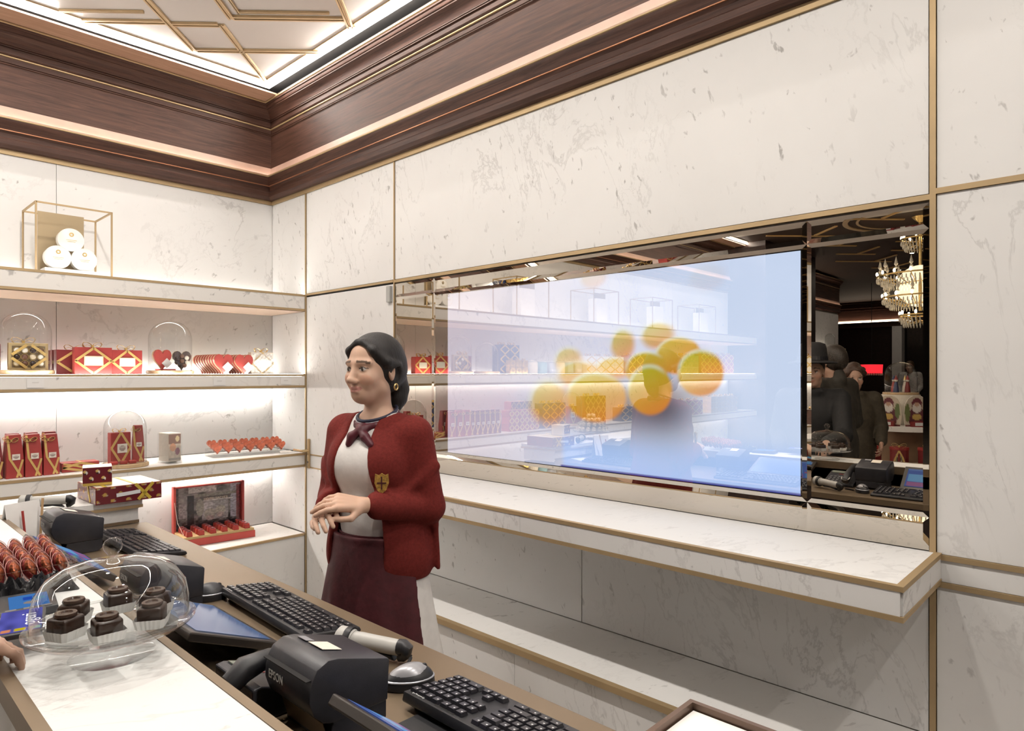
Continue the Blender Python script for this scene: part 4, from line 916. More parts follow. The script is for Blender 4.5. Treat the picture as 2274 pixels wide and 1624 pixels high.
tag(MB().tube(cp,.0013,5).build('coiled_cable', BLACKP, smooth=60), 'short coiled black cable from scanner to counter', 'cable')
# --- desk phone
t = thing('desk_phone', 'black desk phone with keypad and handset beside the near printer', 'telephone', (.600,1.165,ZT))
MB().prism([(-.085,0),(.085,0),(.085,.014),(-.070,.062),(-.085,.060)],'y',-.072,.082).build('base', DGREY, t, bevel=.003)
sl = math.atan2(.048,.155)
for i in range(3):
    for j in range(4): MB().cbox(0,0,0,.011,.013,.004).build('button', mat('grey_button',(.16,.16,.17),.4), t, bevel=.001, loc=(.062-.019*j,.018+.020*i,.0205+.019*j*math.tan(sl)), rot=(0,sl,0))
MB().box(-.016,.002,0,.010,.072,.002).build('display', mat('lcd_grey',(.20,.22,.18),.3), t, loc=(-.050,0,.0565), rot=(0,sl,0))
MB().box(-.002,.004,0,.002,.030,.001).build('red_strip', REDF, t, loc=(-.028,0,.0495), rot=(0,sl,0))
hs = MB().tube([(-.110,-.040,.070),(-.085,-.040,.088),(-.04,-.040,.094),(.03,-.040,.078),(.085,-.040,.050),(.105,-.040,.034)],[.019,.022,.016,.015,.021,.018],16).build('handset', BLACKP, t, smooth=60)
MB().lathe([(.0001,-.004),(.020,-.004),(.022,0),(.0001,.002)],18).build('mouthpiece', mat('silver_grey_plastic',(.42,.41,.38),.35), hs, smooth=40, loc=(.098,-.040,.052), rot=(0,R(30),0))
cp = [Vector((-.11,-.035,.055))+Vector((-.012*math.sin(PI*a)+math.cos(i*.9)*.004, .09*a+math.sin(i*.9)*.004, -.045*a)) for i in range(70) for a in [i/69]]
MB().tube(cp,.0015,5).build('cord', BLACKP, hs, smooth=60)
# --- touch monitors of the tills
def ui(u, v):
    c = np.ones((len(u),3))*np.array([.05,.10,.34])
    def r(x0,x1,y0,y1,col): c[(u>x0)&(u<x1)&(v>y0)&(v<y1)] = col
    r(.0,1,.90,1,(.10,.18,.42)); cols = [(.10,.22,.10),(.28,.05,.08),(.18,.05,.36),(.22,.30,.10),(.03,.05,.08),(.35,.08,.12),(.05,.25,.32),(.08,.10,.20)]
    k = 0
    for i in range(3):
        for j in range(5): r(.03+.165*i,.18+.165*i,.40+.095*j,.485+.095*j,cols[(k*3+j)%8]); k += 1
    r(.58,.97,.30,.70,(.12,.30,.55)); r(.02,.55,.30,.38,(.25,.08,.16))
    for i in range(4):
        for j in range(2): r(.03+.13*i,.15+.13*i,.05+.12*j,.155+.12*j,(.06,.22,.45))
    r(.58,.97,.05,.26,(.26,.10,.24)); return c
SCR = bpy.data.materials.new('till_screen'); nt, N, L = nodes(SCR); out = N.new('ShaderNodeOutputMaterial'); b = N.new('ShaderNodeBsdfPrincipled'); a_ = N.new('ShaderNodeAttribute'); a_.attribute_name = 'Col'
b.inputs['Base Color'].default_value = (.01,.01,.012,1); b.inputs['Roughness'].default_value = .12; b.inputs['Emission Strength'].default_value = .9; L.new(a_.outputs[0], b.inputs['Emission Color']); L.new(b.outputs[0], out.inputs[0]); SCR.cycles.emission_sampling = 'NONE'
def monitor(label, x, y, z, tilt, w=.335, h=.19, rotz=R(90), ui=ui):
    """screen faces +X and up; tilt from upright"""
    t = thing('till_monitor', label, 'monitor', (x,y,z), rotz)
    M_ = Matrix.Rotation(R(-tilt),4,'X'); up = .018*math.sin(R(tilt))+.003; t.location.z += up
    MB().box(-w/2,0,0,w/2,.018,h).xf(M_).build('housing', mat('brown_black_plastic',(.030,.024,.020),.3), t, bevel=.003)
    o = print_plate('screen', w-.036,h-.034,60,40,ui,SCR,t,loc=tuple(M_@Vector((0,-.0012,.017))),rot=(R(-tilt),0,0),th=.0004)
    MB().box(-.06,.010,-up,.06,.06,-up+.006).build('stand', BLACKP, t, bevel=.002)
    MB().tube([(-.04,.050,-up+.006),tuple(M_@Vector((-.04,.018,h*.30)))],.006,8).tube([(.04,.050,-up+.006),tuple(M_@Vector((.04,.018,h*.30)))],.006,8).build('strut', BLACKP, t)
    return t
monitor('tilted black till monitor with blue screen nearest the camera', .665, .716, ZT+.0045, 52, h=.158)
monitor('low tilted till monitor reflecting the light beside the middle keyboard', .690, 1.500, ZT+.004, 68, h=.20, ui=lambda u,v: np.stack([.05+.10*v, .10+.10*v, .22+.10*v],1))  # no interface: pale blue reflection painted as a glowing gradient
monitor('till monitor edge behind the chocolate tray at the far end', .600, 2.262, ZT+.004, 58, w=.30)
tag(MB().box(.575,.545,ZT,.735,.918,ZT+.004).build('counter_mat', BLACKP, bevel=.001), 'thin black mat under the nearest till monitor', 'mat')
t = thing('tape_roll', 'black and chrome roll with a white letter beside the nearest monitor', 'roll', (.492,.845,ZT+.029), R(20))
MB().tube([(-.018,0,0),(.018,0,0)],.029,20).build('roll_body', BLACKP, t, smooth=50); MB().tube([(.018,0,0),(.026,0,0)],.024,20).build('end_cap', mat('chrome',(.6,.6,.6),.15,.9), t, smooth=50)
text_mesh('lettering','n',.045,mat('white_print',(.78,.78,.78),.5),t,loc=(0,-.012,.0275),rot=(R(25),0,R(0)),extrude=.0006)
# --- paper tray at the near end
t = thing('paper_tray', 'brown framed tray of white paper at the near counter end', 'tray', (.815,.378,ZT))
MB().box(-.10,-.115,0,.10,.115,.085).build('box', BLACKP, t); MB().box(-.094,-.109,.085,.094,.109,.094).build('paper_stack', mat('bright_paper',(.86,.85,.82),.6), t)
for b_ in ((-.105,-.12,.0,-.097,.12,.104),(.097,-.12,.0,.105,.12,.104),(-.097,-.12,.0,.097,-.112,.104),(-.097,.112,.0,.097,.12,.104)): MB().box(*b_).build('side', mat('brown_frame',(.16,.10,.07),.4,.3), t)
# --- wrapped parcels on the end ledge
def wrap(u, v):
    c = np.ones((len(u),3))*np.array([.135,.014,.020]); 
    for i in range(5):
        for j in range(3):
            x = (i+.5*(j%2))/4.2; y = (j+.35)/2.4; d = ((u-x)/.035)**2+((v-y)/.10)**2; c[d<1] = (.45,.28,.07); d2 = ((u-x-.03)/.018)**2+((v-y+.05)/.05)**2; c[d2<1] = (.40,.30,.22)
    return c
t = thing('wrapped_parcel', 'long flat wine-red wrapped parcel with yellow ribbon on the end ledge', 'parcel', (.860,3.005,.9958), R(1)); w,d,h = .235,.235,.066
MB().cbox(0,0,0,w,d,h).build('wrapping', WINE, t, bevel=.002)
print_plate('printed_side',w-.004,h-.004,70,24,wrap,PRINTG,t,loc=(0,-d/2-.0002,.002)); print_plate('printed_side',d-.004,h-.004,50,20,wrap,PRINTG,t,loc=(-w/2-.0002,0,.002),rot=(0,0,R(-90)))
MB().box(-w/2+.003,-d/2+.003,h,w/2-.003,d/2-.003,h+.0006).build('pale_top', mat('glossy_cream',(.72,.64,.52),.25), t)
YR = mat('yellow_satin_ribbon',(.62,.44,.06),.35,.1,.1,30.)
mb = MB(); 
for a_, b2 in (((.020,-d/2-.002,h),(.075,-d/2-.002,.004)),((.085,-d/2-.002,h),(.030,-d/2-.002,.004))): mb.strip([a_,b2],Vector((0,1,0)).cross(Vector(b2)-Vector(a_)),.012)
for x in (.02,-.085): mb.strip([(x,-d/2,h+.0014),(x,d/2,h+.0014)],(1,0,0),.012)
mb.strip([(-w/2-.002,-.02,h),(-w/2-.002,-.05,.004)],(0,1,0),.012).build('ribbon', YR, t)
print_plate('address_strip',.085,.014,4,4,lambda u,v: np.ones((len(u),3))*.74,PRINT,t,loc=(-.005,-d/2-.0024,.026),rot=(0,R(-4),0))
t = thing('wrapped_parcel', 'small cube parcel printed with gold figures on the long one', 'parcel', (.775,2.985,.9958+.0682), R(-14)); w,d,h = .098,.10,.072
MB().cbox(0,0,0,w,d,h).build('wrapping', mat('glossy_cream',(.72,.64,.52),.25), t, bevel=.002)
def wrap2(u, v):
    c = np.ones((len(u),3))*np.array([.135,.014,.020]); c[v<.14] = (.55,.38,.08)
    for x, y in ((.08,.72),(.5,.74),(.92,.72),(.28,.36),(.70,.36)):
        c[((u-x)/.065)**2+((v-y-.06)/.075)**2<1] = (.62,.42,.14); c[((u-x-.05)/.04)**2+((v-y)/.08)**2<1] = (.70,.66,.60); c[((u-x)/.05)**2+((v-y+.06)/.05)**2<1] = (.05,.02,.02)
    return c
print_plate('printed_side',w-.002,h-.002,60,40,wrap2,PRINTG,t,loc=(0,-d/2-.0002,.001))
# --- stand heaped with silver-gold foil balls
BX, BY, BZ = .315, 3.055, .9958
t = thing('sweet_stand', 'footed glass stand heaped with foil balls on the end ledge', 'cake stand', (BX,BY,BZ))
MB().lathe([(.0001,0),(.06,0),(.05,.006),(.014,.014),(.012,.042),(.03,.050),(.135,.056),(.14,.066),(.136,.066),(.13,.060),(.0001,.058)],36).build('stand', GLASS, t, smooth=60)
BALL = MB().sphere((0,0,0),.0188,14,9).mesh('foil_ball', mat('silver_gold_foil',(.70,.64,.52),.22,.85,.25,60.,bump=.35,bscale=160), smooth=60)
for ring, (n, rr, zz) in enumerate(((16,.108,.083),(11,.068,.085),(6,.028,.083),(13,.088,.116),(8,.048,.117),(1,0,.115),(8,.060,.147),(4,.026,.148),(3,.022,.178))):
    for k in range(n):
        a = 2*PI*k/n+ring*.35; o = obj('foil_ball', BALL, None, (BX+rr*math.cos(a), BY+rr*math.sin(a), BZ+zz), (a, ring, k*.7))
        tag(o, 'silver-gold foil sweet ball heaped on the footed glass stand', 'sweet', 'foil balls on the stand')
# --- tray of red foil chocolates
TX, TY = .340, 1.985
t = thing('acrylic_tray', 'clear acrylic tray of red foil chocolates on the marble ledge', 'tray', (TX,TY,ZL))
MB().cbox(0,0,.0,.20,.24,.004).build('tray_floor', mat('white_doily',(.80,.78,.75),.6), t)
for b_ in ((-.102,-.122,.004,-.099,.122,.045),(.099,-.122,.004,.102,.122,.045),(-.099,-.122,.004,.099,-.119,.045),(-.099,.119,.004,.099,.122,.045)): MB().box(*b_).build('tray_side', ACRYL, t)
MB().tube([(-.102,-.122,.046),(.102,-.122,.046),(.102,.122,.046),(-.102,.122,.046)],.0022,6,closed=True).build('rim', GLASS, t)
FO = mat('ruby_foil',(.17,.016,.014),.22,.55,.3,70.,bump=.4,bscale=170); FG = mat('gold_flecked_foil',(.22,.055,.02),.28,.6,.9,120.,bump=.4,bscale=200)
def leaf(sx, sy, sz, k=0.):
    mb = MB().sphere((0,0,0),1,12,10); mb.v = [(p[0]*sx*(1-.45*max(0,-p[2])-.25*max(0,p[2])**2), p[1]*sy, p[2]*sz) for p in mb.v]; return mb
LEAF = leaf(.0155,.0105,.031).mesh('foil_wrap', FO, smooth=60); FACE = leaf(.0125,.0105,.024).mesh('gold_face', FG, smooth=60)
RIMM = MB().tube([(.0175*math.cos(2*PI*i/16),0,.033*math.sin(2*PI*i/16)) for i in range(16)],.0008,5,closed=True).mesh('wrapper_edge', mat('pink_cellophane',(.60,.30,.28),.25), smooth=60)
for i in range(6):
    for j in range(6):
        x = TX-.078+.0305*i+(j%2)*.004; y = TY-.088+.035*j; zz = ZL+.036+.003*j
        t = bpy.data.objects.new('foil_chocolate', None); COL.objects.link(t); t.location = (x,y,zz); t.rotation_euler = (R(-32+((i*7+j*5)%9-4)), R(((i*5+j*3)%11-5)), R(18+((i*3+j*7)%13-6)))
        tag(t, 'ruby foil chocolate in the front row of the clear tray' if j==0 else 'ruby foil chocolate in the back rows of the clear tray', 'chocolate', 'tray chocolates, front row' if j==0 else 'tray chocolates, back rows')
        obj('foil_wrap', LEAF, t); obj('gold_face', FACE, t, (0,-.003,.004)); obj('wrapper_edge', RIMM, t)
# --- black crumpled bag, payment terminals
n = 26; vs = []; fs = []
for j in range(n+1):
    for i in range(n+1):
        u, v = i/n, j/n; e = min(u,1-u,v,1-v); hgt = .026*min(1,e*7)**.5*(1+.35*math.sin(u*23+v*9)+.3*math.sin(v*31-u*17)+.2*math.sin(u*51)); vs.append((lerp(.255,.425,u)+.004*math.sin(v*9), lerp(1.788,1.850,v)+.006*math.sin(u*11), ZL+max(.0,hgt)))
for j in range(n):
    for i in range(n): a = j*(n+1)+i; fs.append((a,a+1,a+n+2,a+n+1))
fs.append(tuple([i for i in range(n+1)]+[j*(n+1)+n for j in range(1,n+1)]+[n*(n+1)+i for i in range(n-1,-1,-1)]+[j*(n+1) for j in range(n-1,0,-1)])[::-1])
tag(MB().add(vs,fs).build('plastic_bag', mat('shiny_black_plastic',(.012,.012,.014),.18,0,.2,40.), smooth=50), 'crumpled shiny black plastic bag in front of the chocolate tray', 'bag')
EM1 = attr_mat('terminal_picture', emission=.8); EM1.cycles.emission_sampling = 'NONE'
def term_ui(u, v):
    c = np.ones((len(u),3))*np.array([.06,.20,.52]); c[(u>.35)&(u<.6)&(v>.55)&(v<.8)] = (.02,.08,.45); c[(u>.6)&(u<.9)&(v>.5)&(v<.7)] = (.02,.30,.48); c[((u-.55)/.2)**2+((v-.35)/.1)**2<1] = (.30,.26,.24); return c
t = thing('card_terminal', 'black card terminal with a blue screen beside the glass bell', 'card terminal', (.315,1.712,ZL), R(-8))
MB().cbox(0,0,0,.10,.135,.018).build('housing', BLACKP, t, bevel=.004); print_plate('screen',.068,.095,30,40,term_ui,EM1,t,loc=(.002,-.050,.0182),rot=(R(-90),0,0),th=.0005)
for i in range(3): MB().cbox(-.03+.03*i,-.059,.018,.018,.008,.002).build('button', mat('grey_button',(.16,.16,.17),.4), t)
def phone_ui(u, v):
    c = np.ones((len(u),3))*np.array([.10,.10,.42]); c *= (.6+.8*vnoise(u,v,4,8))[:,None]; 
    for i, col in enumerate(((.75,.28,.14),(.62,.48,.02),(.35,.62,.52))): c[(u>.05+.33*i)&(u<.30+.33*i)&(v>.04)&(v<.16)] = col
    return c
t = thing('payment_phone', 'phone with glowing violet screen held at the glass bell', 'phone', (.268,1.510,ZL+.030), R(-12))
MB().cbox(0,0,0,.074,.15,.010).build('housing', BLACKP, t, bevel=.003); print_plate('screen',.064,.13,24,44,phone_ui,EM1,t,loc=(0,-.065,.0102),rot=(R(-90),0,0),th=.0005)
text_mesh('lettering','ogeri',.034,emis('white_glow',(1,.97,1),1.1),t,loc=(.012,.0,.0112),rot=(0,0,R(90)),extrude=.0002)
# --- leaflet and pens behind the chocolate tray
t = thing('leaflet', 'white folded leaflet standing behind the chocolate tray', 'leaflet', (.520,2.800,ZT), R(25))
MB().add([(-.06,0,0),(.06,0,0),(.06,.035,.15),(-.06,.035,.15),(-.06,.07,0),(.06,.07,0)],[(0,1,2,3),(3,2,5,4)]).build('sheet', WHITEP, t)
tag(MB().tube([(.505,2.765,ZT+.004),(.500,2.795,ZT+.125)],.004,8).build('pen', REDF), 'red pen leaning on the white leaflet', 'pen'); tag(MB().tube([(.545,2.772,ZT+.004),(.560,2.805,ZT+.160)],.004,8).build('pencil', mat('tan_wood',(.50,.32,.16),.5)), 'tan pencil leaning on the white leaflet', 'pencil')
tag(MB().cbox(0,0,0,.11,.15,.001).build('paper_sheet', WHITEP, loc=(.735,2.82,ZT), rot=(0,0,R(20))), 'loose white paper sheet beside the far keyboard', 'paper')
t = thing('sweet_packet', 'small copper foil packet squeezed beside the near printer', 'packet', (.492,1.118,ZT), R(15)); MB().cbox(0,0,0,.022,.036,.034).build('packet_body', HF, t, bevel=.004); MB().box(-.001,-.018,.034,.001,.018,.041).build('crimp', GOLDF, t)
# ================================================================== PEOPLE
def hand(S, wrist, d, n, side, r=1., curl=(.5,.5,.5,.5), k=.004, spread=.06, thumb=.6):
    """five-fingered hand into an SDF: d = pointing direction, n = back-of-hand normal, side=+1 thumb on d x n"""
    d = Vector(d).normalized(); n = Vector(n); n = (n-d*n.dot(d)).normalized(); w = d.cross(n)*side; W = Vector(wrist)
    L = .092*r
    for i in range(4):                                     # palm as four metacarpal rays
        o = (1.5-i)*.0195*r; S.cone(W+w*o*.55+d*.008, W+w*o+d*L*(1-.05*abs(i-1)), .015*r, .0125*r, .008)
    ln = (.072,.080,.075,.058)
    for i in range(4):
        o = (1.5-i)*.0205*r; b = W+w*o+d*L*(1-.05*abs(i-1)); a = 0.; p = b; dd = (d+w*((1.5-i)*spread)).normalized()
        for s_, f in enumerate((.46,.30,.24)):
            a += curl[i]*(.75,.95,.6)[s_]; v = dd*math.cos(a)-n*math.sin(a); q2 = p+v*ln[i]*f*r
            S.cone(p, q2, (.0095-.0008*s_)*r*(1 if i<3 else .9), (.0088-.0008*s_)*r*(1 if i<3 else .9), k if s_==0 else .002); p = q2
    b = W+w*.026*r+d*.022*r-n*.006*r; p = b+(d*.55+w*.75-n*.25).normalized()*.036*r; S.cone(W+d*.012*r+w*.012*r, b, .014*r, .0135*r, .008); S.cone(b, p, .0135*r, .0105*r, .005)
    v = (d*(.95)+w*(.25-.5*thumb)-n*.45*thumb).normalized(); q2 = p+v*.030*r; S.cone(p, q2, .0105*r, .0095*r, .003); S.cone(q2, q2+(v-w*.3*thumb).normalized()*.024*r, .0095*r, .008*r, .002)
def limb(S, pts, rs, k=.02, g=0.): S.chain([tuple(p) for p in pts], rs, k, g)
def head_sdf(S, c, k=1.):
    """head with chin, brow, sockets, nose, lips, ears; c = centre at eye height, facing -Y"""
    x, y, z = c; A = lambda dx,dy,dz: (x+dx*k, y+dy*k, z+dz*k)
    S.ell(A(0,.012,.032), np.array((.073,.092,.083))*k, .02); S.ell(A(0,-.020,-.030), np.array((.057,.064,.078))*k, .03)
    S.ell(A(0,-.045,-.085), np.array((.036,.034,.030))*k, .025); S.cone(A(-.039,.008,-.062), A(.039,.008,-.062), .020*k, .020*k, .03)
    for s in (-1,1):
        S.ell(A(.038*s,-.055,-.030), np.array((.024,.022,.024))*k, .02)                       # cheeks
        S.cone(A(.012*s,-.078,.022), A(.050*s,-.064,.022), .0085*k, .007*k, .014)            # brow ridge
        S.ell(A(.031*s,-.088,.000), np.array((.017,.014,.011))*k, .010, sub=True)            # socket
        S.ell(A(.031*s,-.0675,.000), np.array((.0135,.0125,.012))*k, .003)                   # lids and ball
        S.ell(A(.074*s,.018,-.008), np.array((.010,.018,.031))*k, .008, rz=.35*s); S.ell(A(.081*s,.012,-.004), np.array((.006,.010,.017))*k, .004, sub=True)
        S.ell(A(.0115*s,-.092,-.040), np.array((.0085,.010,.0075))*k, .006)                  # nostril wings
    S.cone(A(0,-.078,.010), A(0,-.100,-.034), .0075*k, .0115*k, .012); S.ell(A(0,-.103,-.036), np.array((.0105,.010,.009))*k, .006)
    S.cone(A(-.012,-.0830,-.0630), A(.012,-.0830,-.0630), .0052*k, .0052*k, .007); S.cone(A(-.011,-.0815,-.0740), A(.011,-.0815,-.0740), .0062*k, .0062*k, .007)
    for s in (-1,1): S.cone(A(0,-.0895,-.0685), A(.014*s,-.0865,-.0675), .0018*k, .0018*k, .003, sub=True); S.cone(A(.014*s,-.0865,-.0675), A(.027*s,-.0730,-.0620), .0018*k, .0012*k, .003, sub=True); S.ell(A(.034*s,-.056,-.052), np.array((.008,.009,.011))*k, .014)
    S.ell(A(0,-.088,-.086), np.array((.020,.006,.006))*k, .008, sub=True)
SKIN = attr_mat('skin', .5, sss=.12, spec=.35)
def paint_face(c, base, k=1., lip=(.42,.15,.13), turn=None):
    base = np.array(base); x, y, z = c
    def f(P):
        if turn:
            cx, cy, a = turn; X, Y = P[:,0]-cx, P[:,1]-cy; P = np.stack([cx+X*math.cos(a)+Y*math.sin(a), cy-X*math.sin(a)+Y*math.cos(a), P[:,2]],1)
        C = np.ones((len(P),3))*base; d = (P-np.array(c))/k; fr = d[:,1] < -.04
        m = fr&(((d[:,0])/.027)**2+((d[:,2]+.0685-.22*np.abs(d[:,0]))/.0095)**2<1); C[m] = lip
        for s in (-1,1):
            m = fr&(np.abs(d[:,2]-.026+.25*np.maximum(0,np.abs(d[:,0])-.035))<.0042)&(np.abs(d[:,0]-.034*s)<.022); C[m] = base*.22
            m = fr&(((d[:,0]-.031*s)/.0125)**2+((d[:,2])/.0055)**2<1); C[m] = (.62,.58,.54)
            m = fr&(((d[:,0]-.031*s)/.0052)**2+((d[:,2])/.0058)**2<1); C[m] = (.03,.018,.012)
            m = fr&(np.abs(d[:,2]-.0065+(d[:,0]-.031*s)**2*18)<.0022)&(np.abs(d[:,0]-.031*s)<.0155); C[m] = (.04,.025,.02)
            m = fr&(((d[:,0]-.042*s)/.02)**2+((d[:,2]+.035)/.018)**2<1); C[m] = base*np.array((1.04,.94,.92))
        return np.clip(C,0,1)
    return f
# ------------------------------------------------------------------ the shop assistant
wm = thing('person', 'shop assistant in red cardigan, white bib and wine-red apron, hands together', 'person', (1.30,1.855,0), R(-72))
HT = R(-6)
HC = (0.,-.022,1.512)
jL = [(.146,.012,1.298),(.186,.030,1.065),(.078,-.165,1.095)]; jR = [(-.146,.012,1.298),(-.186,.005,1.070),(-.058,-.175,1.075)]
S = SDF((-.30,-.36,-.01),(.30,.20,1.66),.0038)
S.pr = (0,.01,HT); head_sdf(S, HC, .97); S.pr = None
S.cone((0,.014,1.32),(0,.006,1.43),.046,.042,.03)
S.cone((-.130,.010,1.308),(.130,.010,1.308),.038,.038,.04); S.ell((0,.008,1.20),(.142,.092,.165),.05); S.ell((0,.006,1.02),(.122,.088,.13),.05); S.ell((0,.012,.88),(.158,.110,.13),.05)
for s in (-1,1): S.ell((.060*s,-.064,1.205),(.052,.038,.052),.04)
for J in (jL, jR): limb(S, J[:2], [.044,.036], .03); limb(S, J[1:], [.036,.024], .015)
for s in (-1,1):
    limb(S, [(.078*s,.01,.86),(.080*s,-.005,.48),(.078*s,.012,.09)], [.078,.052,.034], .03); limb(S, [(.078*s,.02,.05),(.080*s,-.05,.032),(.082*s,-.13,.022)], [.034,.030,.020], .02)
hand(S, jL[2], (-.62,-.72,.18), (.35,-.35,.87), -1, .95, (.35,.40,.45,.5), spread=.05)
hand(S, jR[2], (.55,-.80,.05), (-.40,-.25,.88), 1, .95, (.45,.5,.55,.6), spread=.05)
me = S.mesh('body', SKIN); colour_mesh(me, paint_face(HC, (.62,.40,.29), .97, (.50,.23,.19), turn=(0,.01,HT))); obj('body', me, wm)
# blouse and bib
WHT = mat('white_cotton', (.78,.75,.72), .7, 0, .05, 30., bump=.25, bscale=40); REDK = mat('red_wool_knit', (.155,.020,.016), .85, 0, .16, 120., bump=.2, bscale=300, spec=.2)
WINEC = mat('wine_red_cloth', (.062,.007,.011), .7, 0, .2, 30., bump=.2, bscale=60); NVY = mat('navy_cloth', (.02,.022,.05), .6); HAIRM = mat('black_hair', (.010,.007,.006), .6, spec=.25, metal=0, var=.4, vscale=90., bump=.5, bscale=200, stretch=(1,1,.12)) if 0 else mat('black_hair', (.009,.0065,.006), .58, 0, .4, 90., bump=.5, bscale=200, stretch=(1,1,.12))
g = .012
S = SDF((-.26,-.22,.90),(.26,.18,1.40),.005)
S.cone((-.120,.010,1.308),(.120,.010,1.308),.038,.038,.04,g=.005); S.ell((0,.008,1.20),(.142,.092,.165),.05,g=g); S.ell((0,.004,1.02),(.122,.090,.15),.05,g=g)
for s in (-1,1): S.ell((.056*s,-.064,1.205),(.054,.040,.054),.06,g=g)
S.fn((-.3,-.3,.8),(.3,.3,1.45),lambda x,y,z: (z-.935)+0*x+0*y,.006,sub=True); S.fn((-.3,-.3,1.2),(.3,.3,1.45),lambda x,y,z: np.sqrt(x**2+(y+.01)**2)-.062+(1.37-z)*.25,.006,sub=True)
obj('blouse', S.mesh('blouse', WHT), wm)
# cardigan
S = SDF((-.34,-.30,.76),(.34,.22,1.42),.0048); g = .026
S.cone((-.130,.012,1.305),(.130,.012,1.305),.038,.038,.04,g=.010); S.ell((0,.012,1.20),(.142,.092,.150),.06,g=g); S.ell((0,.014,1.02),(.145,.098,.16),.06,g=g); S.ell((0,.018,.90),(.170,.115,.14),.05,g=g)
for s in (-1,1): S.ell((.062*s,-.058,1.200),(.052,.038,.054),.06,g=g*.9)
limb(S, [jL[0],jL[1]],[.045,.040],.03,g=.012); limb(S,[jL[1],Vector(jL[1]).lerp(Vector(jL[2]),.80)],[.041,.034],.015,g=.010)
limb(S, [jR[0],jR[1]],[.045,.040],.03,g=.012); limb(S,[jR[1],Vector(jR[1]).lerp(Vector(jR[2]),.72)],[.041,.034],.015,g=.010)
for a_, b_ in (((.222,.02,1.20),(.150,-.06,1.12)),((-.222,.0,1.2),(-.15,-.06,1.13)),((.20,.05,1.0),(.205,.06,.86))): S.cone(a_,b_,.008,.006,.03)
op = lambda x,y,z: np.maximum(np.abs(x+.012)-(.052+.060*np.clip((1.30-z)/.35,0,1)+.03*np.clip(z-1.30,0,.1)*10*.12), y+.005)
S.fn((-.20,-.30,.76),(.20,.02,1.42), op, .010, sub=True)
S.fn((-.2,-.2,1.2),(.2,.2,1.42),lambda x,y,z: np.sqrt(x**2+(y-.005)**2)-.066-(z-1.34)*.3,.008,sub=True)
S.fn((-.35,-.32,.74),(.35,.24,.95),lambda x,y,z: (z-.835-.10*np.clip(x+.1,-.2,.0))+0*y,.006,sub=True)
obj('cardigan', S.mesh('cardigan', REDK), wm)
SH = [(-.020,.028),(-.010,.024),(0,.030),(.010,.024),(.020,.028),(.022,.0),(.014,-.022),(0,-.034),(-.014,-.022),(-.022,.0)]
GT = mat('gold_thread',(.42,.24,.05),.55,.2,.5,160.)
bd = MB().prism(SH,'y',-.003,.003).build('crest_badge', GT, wm, loc=(.114,-.1260,1.160), rot=(0,0,R(28)))
MB().box(-.002,-.0045,-.020,.002,-.003,.020).box(-.014,-.0045,-.002,.014,-.003,.002).build('crest_cross', WINEC, bd)
# skirt and apron
S = SDF((-.30,-.30,.36),(.30,.30,1.00),.006)
skf = lambda e, y0: (lambda x,y,z: (np.sqrt((x/(.150+e+.085*np.clip((.95-z)/.5,0,1)))**2+((y-.015)/(.115+e+.075*np.clip((.95-z)/.5,0,1)))**2)-1)*.13+.006*np.sin(np.arctan2(y-.015,x)*11+z*3)*np.clip((.9-z)/.4,0,1))
f0 = skf(.004, 0); S.fn((-.3,-.3,.36),(.3,.3,1.0),lambda x,y,z: np.maximum(np.maximum(f0(x,y,z), z-.965), .385-z),.006)
obj('skirt', S.mesh('skirt', WHT), wm)
S = SDF((-.32,-.32,.40),(.32,.10,1.00),.0055); f1 = skf(.016,0)
S.fn((-.32,-.32,.40),(.32,.1,1.0),lambda x,y,z: np.maximum(np.maximum(np.maximum(f1(x,y,z), z-.975), .44-z), np.maximum(y-.035+.35*np.maximum(x,0), -f0(x,y,z)-.004)),.004)
obj('apron', S.mesh('apron', WINEC), wm)
MB().lathe([(.135,-.012),(.140,-.012),(.140,.014),(.135,.014)],40,closed=True,sy=.80).build('apron_band', WINEC, wm, loc=(0,.010,.965))
for s in (-1,1):
    S = SDF((.02,-.20,-.002),(.15,.08,.11),.005) if s>0 else SDF((-.15,-.20,-.002),(-.02,.08,.11),.005)
    S.cone((.078*s,.03,.045),(.082*s,-.14,.030),.040,.030,.02); S.fn((-.2,-.25,-.01),(.2,.1,.12),lambda x,y,z: (z-.002)+0*x+0*y,.004,sub=True); obj('shoe', S.mesh('shoe', BLACKP), wm)
# neckerchief
S = SDF((-.12,-.16,1.24),(.12,.12,1.46),.004)
ring = [(.061*math.cos(a)*1.0, .012+.058*math.sin(a)-.01*(1-math.sin(a)), 1.372-.030*(1-math.sin(a))*.8) for a in [2*PI*i/20 for i in range(21)]]
S.chain(ring,[.013]*21,.008); S.ell((0,-.078,1.318),(.022,.018,.018),.010); 
for sx in (-1,1): S.chain([(0,-.082,1.318),(.026*sx,-.096,1.296),(.044*sx+.01,-.100,1.272)],[.012,.015,.012],.006)
kc = obj('neckerchief', S.mesh('neckerchief', mat('deep_red_silk',(.075,.006,.014),.5,0,.2,40.)), wm)
r2 = [(.0625*math.cos(a), .013+.060*math.sin(a)-.01*(1-math.sin(a)), 1.392-.030*(1-math.sin(a))*.8) for a in [2*PI*i/24 for i in range(24)]]
MB().tube(r2,.0055,8,closed=True).build('collar_band', NVY, kc, smooth=60); r3 = [(p[0]*1.045,p[1]*1.045-.0005,p[2]-.008) for p in r2]; MB().tube(r3,.0028,6,closed=True).build('collar_stripe', mat('pale_stripe',(.55,.54,.58),.5), kc, smooth=60)
